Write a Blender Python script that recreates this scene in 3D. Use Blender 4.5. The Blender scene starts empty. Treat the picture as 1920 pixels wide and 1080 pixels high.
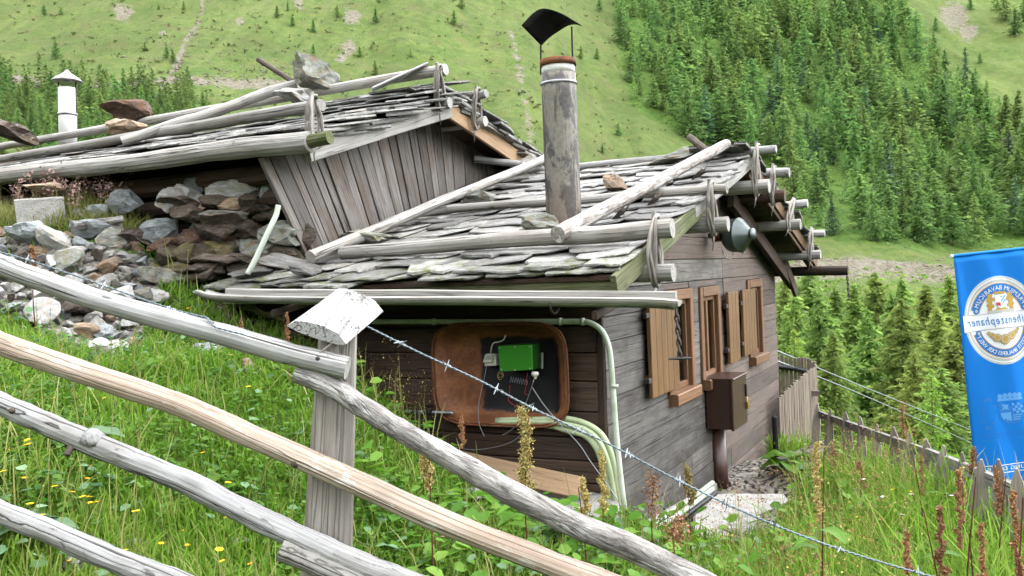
import bpy, bmesh, math, random
import numpy as np
from mathutils import Vector, Matrix, noise as mnoise

random.seed(7)
RNG = np.random.default_rng(11)
scene = bpy.context.scene
COL = scene.collection

# ------------------------------------------------------------------ camera
F, PITCH, ROLL, YAW = 1721.5, -0.0148, -0.041737, 0.472556      # focal length in photo pixels (1920 wide), radians
CAM = Vector((0, 0, 1.55))
_cp, _sp, _cr, _sr = math.cos(PITCH), math.sin(PITCH), math.cos(ROLL), math.sin(ROLL)
FWD = Vector((0, _cp, _sp))
_rt = Vector((1, 0, 0)); _up = _rt.cross(FWD)
RGT = _rt * _cr + _up * _sr
UPV = _up * _cr - _rt * _sr
cd = bpy.data.cameras.new('camera'); cam = bpy.data.objects.new('camera', cd); COL.objects.link(cam)
cd.sensor_width = 36; cd.lens = 36 * F / 1920; cd.clip_start = 0.05; cd.clip_end = 5000
cam.matrix_world = Matrix(((RGT.x, UPV.x, -FWD.x, CAM.x), (RGT.y, UPV.y, -FWD.y, CAM.y), (RGT.z, UPV.z, -FWD.z, CAM.z), (0, 0, 0, 1)))
scene.camera = cam

# ------------------------------------------------------------------ light: bright, thinly overcast mountain day
SUN_DIR = Vector((0.42, 0.16, 0.89)).normalized()                # towards the sun (high over the right shoulder of the huts)
world = bpy.data.worlds.new('World'); scene.world = world; world.use_nodes = True
wn = world.node_tree
bg = wn.nodes['Background']
sky = wn.nodes.new('ShaderNodeTexSky'); sky.sky_type = 'NISHITA'; sky.sun_disc = False
sky.sun_elevation = math.asin(SUN_DIR.z); sky.sun_rotation = math.atan2(SUN_DIR.x, SUN_DIR.y)
sky.air_density = 1.0; sky.dust_density = 4.0; sky.ozone_density = 1.0; sky.altitude = 1800
hsv = wn.nodes.new('ShaderNodeHueSaturation'); hsv.inputs['Saturation'].default_value = 0.10     # overcast: a white veil over the blue
wn.links.new(sky.outputs[0], hsv.inputs['Color']); wn.links.new(hsv.outputs[0], bg.inputs['Color'])
bg.inputs['Strength'].default_value = 0.15
sl = bpy.data.lights.new('sun', 'SUN'); sl.energy = 1.5; sl.angle = math.radians(14); sl.color = (1.0, 0.96, 0.89)
sun = bpy.data.objects.new('sun', sl); COL.objects.link(sun)
sun.rotation_euler = (-SUN_DIR).to_track_quat('-Z', 'Y').to_euler()
scene.view_settings.view_transform = 'Standard'; scene.view_settings.look = 'None'
scene.view_settings.exposure = 3.15; scene.view_settings.gamma = 1.0; scene.view_settings.use_curve_mapping = False
scene.render.engine = 'CYCLES'
scene.cycles.max_bounces = 6; scene.cycles.transparent_max_bounces = 6

# ------------------------------------------------------------------ survey helpers: the hut's own axes and lines of sight measured on the photo
V_ = Vector((math.sin(YAW), math.cos(YAW), 0)); U_ = Vector((math.cos(YAW), -math.sin(YAW), 0)); W_ = Vector((0, 0, 1))
def ray(x, y): return RGT * ((x - 960) / F) - UPV * ((y - 540) / F) + FWD
def at(x, y, D): return CAM + ray(x, y) * D
O_ = at(1133, 670, 5.9); O_.z = 0
def H(u, v, w): return O_ + U_ * u + V_ * v + W_ * w              # hut coordinates (along eave, along gable, up) to world
def onu(x, y, u):
    r = ray(x, y); t = (O_ + U_ * u - CAM).dot(U_) / r.dot(U_); d = CAM + r * t - O_
    return (u, d.dot(V_), d.z)
def onv(x, y, v):
    r = ray(x, y); t = (O_ + V_ * v - CAM).dot(V_) / r.dot(V_); d = CAM + r * t - O_
    return (d.dot(U_), v, d.z)
def U(x, y, u): return H(*onu(x, y, u))
def Vv(x, y, v): return H(*onv(x, y, v))
def onroof(x, y, v0, w0, k):                                       # near roof slope plane: w = w0 + k (v - v0)
    n = (W_ - V_ * k); r = ray(x, y); p = H(0, v0, w0); t = (p - CAM).dot(n) / r.dot(n); return CAM + r * t
def uvw(P): d = P - O_; return (d.dot(U_), d.dot(V_), d.z)
def px(P):
    d = Vector(P) - CAM; z = d.dot(FWD); return (960 + F * d.dot(RGT) / z, 540 - F * d.dot(UPV) / z, z)

# ------------------------------------------------------------------ terrain height
_CP = np.array([  # x, y, z of the ground near the huts
 (0,0,.0),(-1,0,.22),(1,0,0),(-2,1,.75),(2,1,.0),(-.4,2.4,.28),(1.0,2.5,.05),(2.2,3,.12),(0,-4,-.1),(-4,-4,1),(4,-4,-.2),
 (-1.14,3.5,.50),(-1.75,3.3,.93),(-2.31,6.0,1.17),(-2.76,5.2,1.27),(-1.03,5.6,.93),(-.68,5.09,.66),(-.22,4.88,.27),(.05,4.4,.25),(-.36,6.03,.10),(.125,5.67,.02),(.12,5.0,.17),(4.1,8,-.8),(4.0,6.5,-.5),(5,9,-1.2),
 (.55,5.58,.04),(.92,4.98,-.10),(.85,6.6,-.3),(1.7,7.2,-.46),(1.3,6.9,-.4),(.98,6.02,-.22),(1.4,6.2,-.28),(2.0,7.6,-.5),(1.1,4.2,-.02),(2.5,8.8,-.32),(2.35,5.0,.18),(2.9,8.5,-.06),(2.45,4.2,.14),(2.0,4.2,.08),(1.6,5.5,-.16),(2.1,3.3,.12),(3.0,4.0,.1),(3.0,6.3,-.25),(3.4,6.3,-.5),(3.6,7.2,-.65),(2.2,6.5,-.02),
 (3.0,10.0,-.66),(4.4,12.8,-1.15),(4.6,14.5,-1.5),(5,5,-.7),(8,8,-1.6),(8,16,-3.0),(3.8,3,.0),(7,2,-1.0),
 (-4.0,7.6,2.15),(-3.03,7.4,2.12),(-3.6,6.95,2.0),(-2.95,6.95,1.94),(-4.3,7.0,2.05),(-2.55,6.9,1.68),(-2.14,6.6,1.45),(-2.5,7.3,1.72),(-3.3,6.55,1.72),(-4.2,6.6,1.82),(-3.4,5.4,1.42),
 (-5,4,1.9),(-3.2,2,1.15),(-5,8.5,2.35),(-7,9,2.8),(-8,5,2.8),(-5,13,2.8),(-9,14,3.6),(0,13,.3),(-1,10,1.2),(1.5,9.5,-.3),(.5,8,.0),(-1.7,6.2,1.05),(-1.0,6.6,.6),(-9,0,2.6)], float)
def _tps():
    n = len(_CP); xy = _CP[:, :2]
    d2 = ((xy[:, None] - xy[None]) ** 2).sum(-1)
    K = np.where(d2 > 0, .5 * d2 * np.log(np.maximum(d2, 1e-12)), 0) + np.eye(n) * .05
    P = np.c_[np.ones(n), xy]; A = np.block([[K, P], [P.T, np.zeros((3, 3))]])
    return np.linalg.solve(A, np.r_[_CP[:, 2], 0, 0, 0])
_TW = _tps()
_PT = [-.9, -.56, -.32, -.12, 0., .14, .256, .372, .49, .62, .9]
_PR = {  # profile of the valley and the far slopes in each direction (distance, height)
 -.9: [(20,4),(60,12),(120,26),(180,40),(240,62),(330,118),(450,200),(900,440)],
 -.56:[(20,3.6),(60,10),(120,22),(180,34),(240,55),(330,108),(450,190),(900,430)],
 -.32:[(20,3.2),(60,9),(120,21),(200,42),(240,54),(330,106),(450,190),(900,430)],
 -.12:[(20,2),(60,5),(120,13),(200,30),(260,54),(350,112),(470,195),(900,430)],
 0.:  [(20,.8),(60,2),(120,8),(200,22),(280,55),(380,115),(520,205),(900,410)],
 .14: [(20,-1.6),(60,-6),(120,-4),(200,10),(260,26),(340,62),(450,126),(560,196),(900,400)],
 .256:[(20,-2.6),(60,-9),(120,-9),(190,-1),(250,10),(330,42),(430,95),(520,150),(900,370)],
 .372:[(20,-2.9),(50,-9),(86,-15),(130,-14),(180,-6),(215,2),(300,26),(400,75),(500,140),(900,370)],
 .49: [(20,-3.4),(50,-10),(90,-16),(130,-15),(190,-6),(230,3),(320,30),(420,80),(520,146),(900,370)],
 .62: [(20,-4),(50,-11),(90,-17),(130,-16),(190,-7),(230,2),(320,30),(420,82),(520,150),(900,370)],
 .9:  [(20,-5),(50,-12),(90,-18),(130,-17),(190,-8),(230,2),(320,32),(420,86),(520,156),(900,370)]}
_RS = np.concatenate([np.arange(0, 60, 2.), np.arange(60, 910, 10.)])
_PM = np.array([np.interp(_RS, [p[0] for p in _PR[t]], [p[1] for p in _PR[t]]) for t in _PT])
for _k in range(len(_PT)):                                         # round the knees of the profiles
    _s = _PM[_k].copy()
    for _i in range(31, len(_RS) - 2): _s[_i] = _PM[_k][_i - 2:_i + 3].mean()
    _PM[_k] = _s
def _vnoise(x, y, seed):
    xi = np.floor(x).astype(np.int64); yi = np.floor(y).astype(np.int64); fx = x - xi; fy = y - yi
    fx = fx * fx * (3 - 2 * fx); fy = fy * fy * (3 - 2 * fy)
    def h(a, b):
        n = (a * 374761393 + b * 668265263 + seed * 974634777) & 0x7fffffff
        n = ((n ^ (n >> 13)) * 1274126177) & 0x7fffffff
        return ((n ^ (n >> 16)) & 0xffff) / 65535.
    return (h(xi, yi) * (1 - fx) + h(xi + 1, yi) * fx) * (1 - fy) + (h(xi, yi + 1) * (1 - fx) + h(xi + 1, yi + 1) * fx) * fy
def fbm(x, y, seed, o=4):
    s = 0; a = .5
    for k in range(o): s = s + a * (_vnoise(x * 2 ** k, y * 2 ** k, seed + k) - .5); a *= .5
    return s
def ground_z(X, Y):
    X = np.atleast_1d(np.asarray(X, float)); Y = np.atleast_1d(np.asarray(Y, float))
    xc = np.clip(X, -12, 12); yc = np.clip(Y, -6, 20)
    d2 = (xc[:, None] - _CP[None, :, 0]) ** 2 + (yc[:, None] - _CP[None, :, 1]) ** 2
    near = (np.where(d2 > 0, .5 * d2 * np.log(np.maximum(d2, 1e-12)), 0) * _TW[None, :-3]).sum(1) + _TW[-3] + _TW[-2] * xc + _TW[-1] * yc
    R = np.hypot(X, Y); t = np.clip(X / np.maximum(Y, np.abs(X) * .9 + .01), -.9, .9)
    i = np.clip(np.searchsorted(_PT, t) - 1, 0, len(_PT) - 2); f = (t - np.take(_PT, i)) / (np.take(_PT, i + 1) - np.take(_PT, i))
    f = f * f * (3 - 2 * f)
    Yc = np.maximum(Y, R * .6); j = np.clip(np.searchsorted(_RS, Yc) - 1, 0, len(_RS) - 2); g = np.clip((Yc - _RS[j]) / (_RS[j + 1] - _RS[j]), 0, 1)
    a = _PM[i, j] * (1 - g) + _PM[i, j + 1] * g; b = _PM[i + 1, j] * (1 - g) + _PM[i + 1, j + 1] * g
    far = a * (1 - f) + b * f
    amp = np.clip((R - 30) / 150, 0, 1)
    far = far + amp * (fbm(X / 60, Y / 60, 3, 4) * 10 + fbm(X / 11, Y / 45, 17, 3) * 5 + fbm(X / 9, Y / 9, 9, 3) * 2.6)
    k = np.clip((R - 11) / 9, 0, 1); k = k * k * (3 - 2 * k)
    nn = near + fbm(X / .9, Y / .9, 21, 3) * .09
    return nn * (1 - k) + far * k
def gz(x, y): return float(ground_z([x], [y])[0])
def hit(x, y, d0=1.5, d1=800):
    """where the line of sight through photo pixel (x, y) meets the ground"""
    d = np.geomspace(d0, d1, 900); r = ray(x, y)
    z = ground_z(r.x * d, r.y * d); below = (CAM.z + r.z * d) < z
    k = int(np.argmax(below)) if below.any() else len(d) - 1
    p = CAM + r * float(d[k]); p.z = float(z[k]); return p

# ------------------------------------------------------------------ materials
class NT:
    def __init__(s, name):
        s.m = bpy.data.materials.new(name); s.m.use_nodes = True; s.t = s.m.node_tree; s.b = s.t.nodes['Principled BSDF']; s.out = s.t.nodes['Material Output']
    def n(s, typ, ins=None, **props):
        nd = s.t.nodes.new('ShaderNode' + typ)
        for k, v in props.items(): setattr(nd, k, v)
        for k, v in (ins or {}).items(): s.put(nd.inputs[k], v)
        return nd
    def put(s, sock, v):
        if isinstance(v, bpy.types.NodeSocket): s.t.links.new(v, sock)
        else: sock.default_value = (v[0], v[1], v[2], 1) if sock.type == 'RGBA' and len(v) == 3 else v
    def math(s, op, a, b=0., c=False): return s.n('Math', {0: a, 1: b}, operation=op, use_clamp=c).outputs[0]
    def noise(s, vec, scale, detail=4, rough=.6, dist=0.): return s.n('TexNoise', {'Vector': vec, 'Scale': scale, 'Detail': detail, 'Roughness': rough, 'Distortion': dist}).outputs['Fac']
    def ramp(s, fac, stops, interp='LINEAR'):
        nd = s.n('ValToRGB', {0: fac}); e = nd.color_ramp.elements; nd.color_ramp.interpolation = interp
        while len(e) < len(stops): e.new(.5)
        for k, (p, c) in enumerate(stops): e[k].position = p; e[k].color = (c[0], c[1], c[2], 1) if hasattr(c, '__len__') else (c, c, c, 1)
        return nd.outputs[0]
    def mix(s, f, a, b, mode='MIX'):
        nd = s.n('Mix', None, data_type='RGBA', blend_type=mode)
        s.put(nd.inputs[0], f)
        for i, v in ((6, a), (7, b)): s.put(nd.inputs[i], v if isinstance(v, bpy.types.NodeSocket) else (v[0], v[1], v[2], 1))
        return nd.outputs[2]
    def g(s, scale=(1, 1, 1), rnd=True):
        a = s.n('Attribute', attribute_name='g').outputs['Vector']
        if rnd:
            r = s.n('ObjectInfo').outputs['Random']; k = s.math('MULTIPLY', r, 57.3)
            a = s.n('VectorMath', {0: a, 1: s.n('CombineXYZ', {0: k, 1: k, 2: k}).outputs[0]}, operation='ADD').outputs[0]
        return s.n('VectorMath', {0: a, 1: scale}, operation='MULTIPLY').outputs[0]
    def rand(s): return s.n('ObjectInfo').outputs['Random']
    def bump(s, h, strength=.4, dist=.01): s.put(s.b.inputs['Normal'], s.n('Bump', {'Height': h, 'Strength': strength, 'Distance': dist}).outputs[0])
    def fin(s, col, rough=.8, spec=.3, metal=0.):
        s.put(s.b.inputs['Base Color'], col); s.put(s.b.inputs['Roughness'], rough); s.put(s.b.inputs['Specular IOR Level'], spec); s.put(s.b.inputs['Metallic'], metal); return s.m
M = {}
def wood(name, dark, mid, light, stain=None, stain_amt=.5, crack=.6, var=.25, rough=.75, spec=.3, crackw=1.0, speck=False, flake=None, flake_th=.57):
    t = NT(name)
    grain = t.noise(t.g((1.1, 46, 46)), 2.2, 6, .62, .5)
    fine = t.noise(t.g((5, 130, 130)), 1.5, 3, .6)
    f = t.math('ADD', t.math('MULTIPLY', grain, .75), t.math('MULTIPLY', fine, .25))
    col = t.ramp(f, [(.27, dark), (.49, mid), (.75, light)])
    if stain is not None:
        bl = t.noise(t.g((1.2, 3, 3)), 2.0, 5, .65)
        col = t.mix(t.math('MULTIPLY', t.ramp(bl, [(.45, 0), (.65, 1)]), stain_amt), col, stain)
    cr = t.noise(t.g((.38, 22, 22)), 1.0, 2, .5, .3)
    cm = t.ramp(t.math('ABSOLUTE', t.math('SUBTRACT', cr, .5)), [(0, 1), (.007 * crackw, .5), (.014 * crackw, 0)])
    col = t.mix(t.math('MULTIPLY', cm, crack), col, (.012, .01, .008))
    if flake is not None:
        fl = t.math('ADD', t.math('MULTIPLY', t.noise(t.g((2.6, 11, 11)), 1.7, 6, .72, 1.0), .8), t.math('MULTIPLY', t.noise(t.g((30, 60, 60)), 1.0, 3, .6), .2))
        col = t.mix(t.math('MULTIPLY', t.ramp(fl, [(flake_th, 0), (flake_th + .025, 1)]), .85), col, flake)
    if speck: col = t.mix(t.ramp(t.math('ADD', t.math('MULTIPLY', t.noise(t.g((70, 110, 110)), 1.3, 3, .7), .6), t.math('MULTIPLY', t.noise(t.g((14, 14, 14)), 1, 3, .5), .4)), [(.57, 0), (.60, 1)]), col, (.10, .095, .085))
    kn = t.n('TexVoronoi', {'Vector': t.g((2.2, 9, 9)), 'Scale': 1.0}).outputs['Distance']
    col = t.mix(t.math('MULTIPLY', t.ramp(kn, [(.05, 1), (.13, 0)]), .55), col, [c * .55 for c in dark])
    v = t.math('ADD', t.math('MULTIPLY', t.rand(), 2 * var), 1 - var)
    hv = t.n('HueSaturation', {'Color': col, 'Value': v}).outputs[0]
    h = t.math('SUBTRACT', t.math('ADD', t.math('MULTIPLY', grain, .6), t.math('MULTIPLY', fine, .25)), t.math('MULTIPLY', cm, .8))
    t.bump(h, .7, .006)
    M[name] = t.fin(hv, rough, spec)
wood('grey_wood', (.16, .15, .14), (.30, .29, .27), (.46, .44, .41), (.22, .20, .165), .5)
wood('silver_wood', (.21, .205, .20), (.38, .375, .37), (.52, .515, .505), (.25, .235, .205), .55, .95, flake=(.12, .112, .10), flake_th=.60)
wood('cap_wood', (.27, .265, .255), (.38, .375, .365), (.46, .455, .445), (.33, .32, .295), .3, .5, speck=True)
wood('post_wood', (.14, .127, .108), (.25, .232, .205), (.36, .34, .31), (.165, .13, .095), .55, .5, .1)
wood('stave_wood', (.11, .085, .062), (.20, .162, .125), (.31, .262, .21), (.14, .10, .07), .6, .5, .25)
wood('pale_wood', (.17, .16, .145), (.34, .325, .30), (.51, .495, .465), (.23, .20, .16), .6, .85, flake=(.11, .09, .07), flake_th=.61)
wood('peeled_wood', (.28, .205, .15), (.41, .325, .26), (.54, .46, .395), (.30, .215, .155), .6, .3, .1, flake=(.52, .50, .46), flake_th=.575)
wood('gable_plank', (.075, .066, .057), (.165, .152, .14), (.27, .257, .243), (.115, .082, .058), .75, .85, .32)
wood('brown_log', (.042, .026, .017), (.08, .049, .032), (.125, .08, .052), (.056, .045, .037), .7, .6, .3)
wood('grey_log', (.058, .053, .047), (.12, .111, .10), (.205, .19, .174), (.05, .043, .037), .8, .6, .35)
wood('rust_log', (.074, .052, .04), (.13, .098, .079), (.20, .162, .137), (.094, .081, .07), .7, .5, .3)
wood('shutter_wood', (.085, .043, .016), (.155, .080, .029), (.22, .122, .05), (.092, .05, .022), .5, .3, .12, .5, .4)
wood('frame_wood', (.105, .049, .022), (.175, .086, .039), (.25, .132, .066), (.12, .065, .034), .5, .3, .1, .5, .4)
wood('board_wood', (.24, .15, .08), (.36, .24, .14), (.46, .33, .21), (.30, .19, .11), .4, .25, .05)
wood('dark_wood', (.02, .013, .009), (.04, .026, .017), (.065, .042, .028), (.03, .026, .02), .6, .5)
wood('picket_wood', (.13, .11, .09), (.24, .21, .175), (.36, .32, .275), (.17, .13, .095), .6, .5, .25)
wood('twig_wood', (.13, .11, .09), (.27, .245, .215), (.44, .41, .38), None, .5, .4)
wood('moss_wood', (.05, .055, .018), (.11, .115, .05), (.24, .235, .19), (.06, .085, .012), .8, .5)
def bark(name, a, b, c, patch, th):
    t = NT(name)
    n = t.noise(t.g((3, 12, 12)), 3.5, 6, .7, .8); p = t.noise(t.g((1.5, 8, 8)), 1.8, 5, .7, 1.2)
    col = t.ramp(n, [(.3, a), (.5, b), (.7, c)])
    m = t.ramp(p, [(th - .03, 0), (th + .03, 1)])
    col = t.mix(m, col, patch)
    t.bump(t.math('ADD', n, t.math('MULTIPLY', m, .5)), .9, .012)
    M[name] = t.fin(col, .85, .2)
bark('flaky_bark', (.10, .075, .06), (.28, .25, .225), (.46, .44, .42), (.50, .48, .46), .52)
bark('grey_bark', (.05, .045, .04), (.22, .205, .19), (.46, .44, .42), (.45, .435, .42), .58)
bark('larch_bark', (.05, .04, .03), (.11, .09, .072), (.17, .15, .13), (.14, .13, .12), .6)
def stone(name, cols, moss=None, rust=None, var=.25, sc=1.0, rough=.75, spec=.3):
    t = NT(name)
    n = t.noise(t.g((4 * sc, 4 * sc, 9 * sc)), 2.2, 8, .72, .6)
    fleck = t.noise(t.g((60, 60, 60)), 1.2, 3, .7)
    col = t.ramp(t.math('ADD', t.math('MULTIPLY', n, .8), t.math('MULTIPLY', fleck, .2)), [(.34, cols[0]), (.5, cols[1]), (.66, cols[2])])
    if rust is not None: col = t.mix(t.math('MULTIPLY', t.ramp(t.noise(t.g((3, 3, 3)), 2.5, 5, .65), [(.5, 0), (.62, 1)]), .85), col, rust)
    if moss is not None: col = t.mix(t.ramp(t.noise(t.g((5, 5, 5)), 2.2, 6, .7), [(.5, 0), (.6, 1)]), col, moss)
    lich = t.noise(t.g((14, 14, 14)), 1.6, 4, .6)
    col = t.mix(t.math('MULTIPLY', t.ramp(lich, [(.62, 0), (.67, 1)]), .45), col, (.42, .43, .38))
    v = t.math('ADD', t.math('MULTIPLY', t.rand(), 2 * var), 1 - var)
    hv = t.n('HueSaturation', {'Color': col, 'Value': v}).outputs[0]
    t.bump(t.math('ADD', t.math('MULTIPLY', n, .8), t.math('MULTIPLY', fleck, .35)), 1.0, .03)
    M[name] = t.fin(hv, rough, spec)
stone('slate', ((.10, .096, .088), (.215, .21, .197), (.39, .385, .37)), None, (.16, .145, .12), .5, .8, .5, .5)
stone('slate_moss', ((.115, .115, .10), (.23, .23, .21), (.38, .375, .35)), (.10, .11, .04), (.19, .18, .16), .35, .8, .6, .4)
stone('pale_stone', ((.24, .235, .225), (.44, .435, .42), (.60, .60, .585)), None, (.42, .36, .28), .3)
stone('blue_stone', ((.16, .175, .18), (.31, .335, .34), (.47, .50, .50)), None, None, .25)
stone('tan_stone', ((.18, .125, .08), (.34, .255, .175), (.50, .42, .34)), None, (.30, .17, .08), .22)
stone('brown_stone', ((.035, .028, .021), (.10, .08, .06), (.21, .18, .145)), None, (.085, .055, .03), .25)
stone('red_stone', ((.05, .028, .02), (.11, .065, .045), (.19, .125, .095)), None, (.15, .08, .04), .2)
stone('moss_stone', ((.05, .04, .025), (.12, .10, .06), (.2, .17, .12)), (.13, .105, .012), None, .2)
stone('lichen_stone', ((.14, .145, .125), (.27, .275, .25), (.42, .43, .40)), (.20, .215, .13), (.22, .15, .08), .2)
stone('concrete', ((.27, .26, .24), (.36, .35, .33), (.44, .43, .41)), None, (.30, .265, .22), .05, .5, .9, .2)
def plain(name, col, rough=.5, spec=.4, metal=0., nz=.12, sc=8., dirt=None, dirt_th=.55):
    t = NT(name)
    n = t.noise(t.n('TexCoord').outputs['Object'], sc, 5, .65)
    c = t.mix(n, [x * (1 - nz) for x in col], [min(1, x * (1 + nz)) for x in col])
    if dirt is not None: c = t.mix(t.ramp(t.noise(t.n('TexCoord').outputs['Object'], sc * .6, 6, .7), [(dirt_th - .05, 0), (dirt_th + .05, 1)]), c, dirt)
    t.bump(n, .15, .004)
    M[name] = t.fin(c, rough, spec, metal)
plain('conduit_plastic', (.50, .55, .47), .45, .4, dirt=(.40, .44, .33))
plain('hose_plastic', (.42, .50, .30), .4, .4, dirt=(.36, .40, .24))
plain('black_rubber', (.018, .02, .024), .5, .4)
plain('black_metal', (.016, .015, .014), .75, .3)
plain('iron', (.06, .052, .047), .6, .4, .3, dirt=(.11, .055, .03), dirt_th=.6)
plain('rust_metal', (.19, .075, .035), .8, .2, dirt=(.10, .05, .03), sc=20)
plain('brown_paint', (.062, .032, .024), .35, .5, dirt=(.085, .05, .04), dirt_th=.66)
plain('zinc_wire', (.27, .30, .315), .45, .5, .6)
plain('blue_wire', (.15, .19, .215), .45, .5, .5)
plain('lamp_metal', (.10, .125, .122), .35, .5, .2, dirt=(.12, .14, .12), dirt_th=.62)
plain('orange_brown', (.22, .065, .03), .7, .2)
plain('green_paint', (.025, .22, .006), .45, .4, dirt=(.03, .16, .01), dirt_th=.66)
plain('dark_green_paint', (.012, .06, .008), .5, .3)
plain('cream_plastic', (.55, .56, .46), .5, .4)
plain('porcelain', (.72, .72, .66), .3, .5)
plain('red_cable', (.35, .02, .03), .5, .4)
plain('grey_cable', (.22, .22, .24), .5, .4)
plain('brass', (.5, .34, .09), .35, .5, .8)
plain('white_plaster', (.62, .62, .60), .8, .2, dirt=(.50, .50, .47), sc=5)
plain('tin', (.42, .43, .46), .4, .5, .6, dirt=(.25, .24, .24))
plain('curtain', (.42, .45, .42), .8, .2, sc=30)
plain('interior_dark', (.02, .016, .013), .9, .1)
plain('soil', (.07, .055, .035), .95, .1, sc=6)
plain('petal_yellow', (.80, .50, .012), .6, .2)
plain('petal_orange', (.80, .34, .01), .6, .2)
plain('petal_white', (.78, .78, .74), .6, .2)
plain('petal_pink', (.62, .17, .42), .6, .2)
SEEDS = 1
plain('seed_purple', (.30, .19, .17), .8, .15, nz=.3, sc=60)
plain('stem_green', (.10, .17, .03), .6, .3)
plain('stem_red', (.12, .035, .02), .6, .3)
plain('banner_blue', (.0, .165, .58), .65, .25, nz=.05, sc=3)
plain('print_white', (.72, .74, .78), .65, .25, nz=.03)
plain('print_silver', (.46, .45, .42), .6, .3, nz=.1)
plain('print_gold', (.46, .29, .06), .55, .3, nz=.25, sc=60)
plain('print_red', (.55, .03, .04), .6, .3, nz=.05)
plain('print_pale_blue', (.10, .32, .68), .65, .25, nz=.1)
plain('print_mid_blue', (.02, .17, .52), .65, .25, nz=.05)
def chimney_mat():
    t = NT('flaking_pipe')
    g = t.g((2.2, 6, 6), False)
    n = t.noise(g, 1.5, 7, .7, .6); fine = t.noise(t.g((40, 40, 40), False), 1, 4, .7)
    base = t.ramp(fine, [(.3, (.045, .042, .04)), (.7, (.10, .093, .085))])
    pale = t.ramp(fine, [(.3, (.15, .137, .115)), (.7, (.24, .22, .18))])
    m = t.ramp(n, [(.47, 0), (.53, 1)])
    z = t.n('SeparateXYZ', {0: t.n('Attribute', attribute_name='g').outputs['Vector']}).outputs[0]
    rb = t.n('MapRange', {0: z, 1: .0, 2: .45, 3: .75, 4: 0.}).outputs[0]
    col = t.mix(m, base, pale)
    col = t.mix(t.math('MULTIPLY', rb, t.ramp(t.noise(g, 1.0, 5, .6), [(.35, 0), (.6, 1)])), col, (.16, .085, .055))
    t.bump(t.math('ADD', n, fine), .3, .006)
    M['flaking_pipe'] = t.fin(col, .6, .4)
chimney_mat()
def rusty_pan():
    t = NT('rusty_pan')
    o = t.n('Attribute', attribute_name='g').outputs['Vector']
    n = t.noise(t.n('VectorMath', {0: o, 1: (4, 4, 9)}, operation='MULTIPLY').outputs[0], 1.6, 7, .7, .5)
    fine = t.noise(o, 60, 4, .7)
    col = t.ramp(t.math('ADD', t.math('MULTIPLY', n, .75), t.math('MULTIPLY', fine, .25)), [(.3, (.07, .028, .015)), (.48, (.16, .06, .022)), (.6, (.245, .10, .038)), (.75, (.32, .20, .105))])
    tar = t.n('Attribute', attribute_name='tar').outputs['Fac']
    tm = t.ramp(t.math('ADD', tar, t.math('MULTIPLY', t.math('SUBTRACT', n, .5), .5)), [(.42, 0), (.55, 1)])
    col = t.mix(tm, col, (.008, .008, .009))
    t.bump(fine, .4, .004)
    M['rusty_pan'] = t.fin(col, .6, .35)
rusty_pan()
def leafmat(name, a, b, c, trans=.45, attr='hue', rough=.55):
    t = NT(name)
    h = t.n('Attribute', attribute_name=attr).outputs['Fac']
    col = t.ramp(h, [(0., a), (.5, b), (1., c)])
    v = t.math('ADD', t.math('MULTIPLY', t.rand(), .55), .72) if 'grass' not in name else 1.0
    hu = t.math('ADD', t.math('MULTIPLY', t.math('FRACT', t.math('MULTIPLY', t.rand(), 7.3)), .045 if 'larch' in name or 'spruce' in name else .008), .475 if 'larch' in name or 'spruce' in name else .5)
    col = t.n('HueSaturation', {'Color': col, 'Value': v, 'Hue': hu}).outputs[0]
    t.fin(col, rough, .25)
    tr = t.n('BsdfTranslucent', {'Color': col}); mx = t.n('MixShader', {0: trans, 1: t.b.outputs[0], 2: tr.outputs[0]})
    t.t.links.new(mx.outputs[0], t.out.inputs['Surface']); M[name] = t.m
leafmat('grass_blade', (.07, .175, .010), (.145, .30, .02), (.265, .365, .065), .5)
leafmat('dry_grass', (.12, .17, .03), (.27, .28, .08), (.42, .36, .17), .4)
leafmat('broad_leaf', (.055, .15, .014), (.11, .25, .022), (.19, .32, .045), .48)
leafmat('blue_leaf', (.07, .15, .06), (.12, .22, .10), (.20, .30, .16), .35)
leafmat('larch_needles', (.12, .20, .042), (.18, .28, .058), (.25, .345, .082), .65)
leafmat('larch_far', (.085, .17, .048), (.13, .235, .06), (.175, .285, .07), .62)
leafmat('spruce_far', (.045, .095, .045), (.065, .13, .055), (.09, .16, .06), .4)
leafmat('larch_young', (.12, .26, .02), (.19, .36, .035), (.29, .45, .07), .45)
leafmat('heath', (.10, .145, .04), (.14, .18, .05), (.17, .15, .07), .4)
leafmat('seed_rust', (.17, .06, .03), (.29, .13, .06), (.42, .25, .12), .2)
leafmat('seed_ochre', (.22, .15, .04), (.38, .29, .09), (.52, .43, .18), .25)
def glass():
    t = NT('window_glass'); t.fin((.05, .06, .06), .04, .6); t.put(t.b.inputs['Alpha'], .25); M['window_glass'] = t.m
glass()
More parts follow.
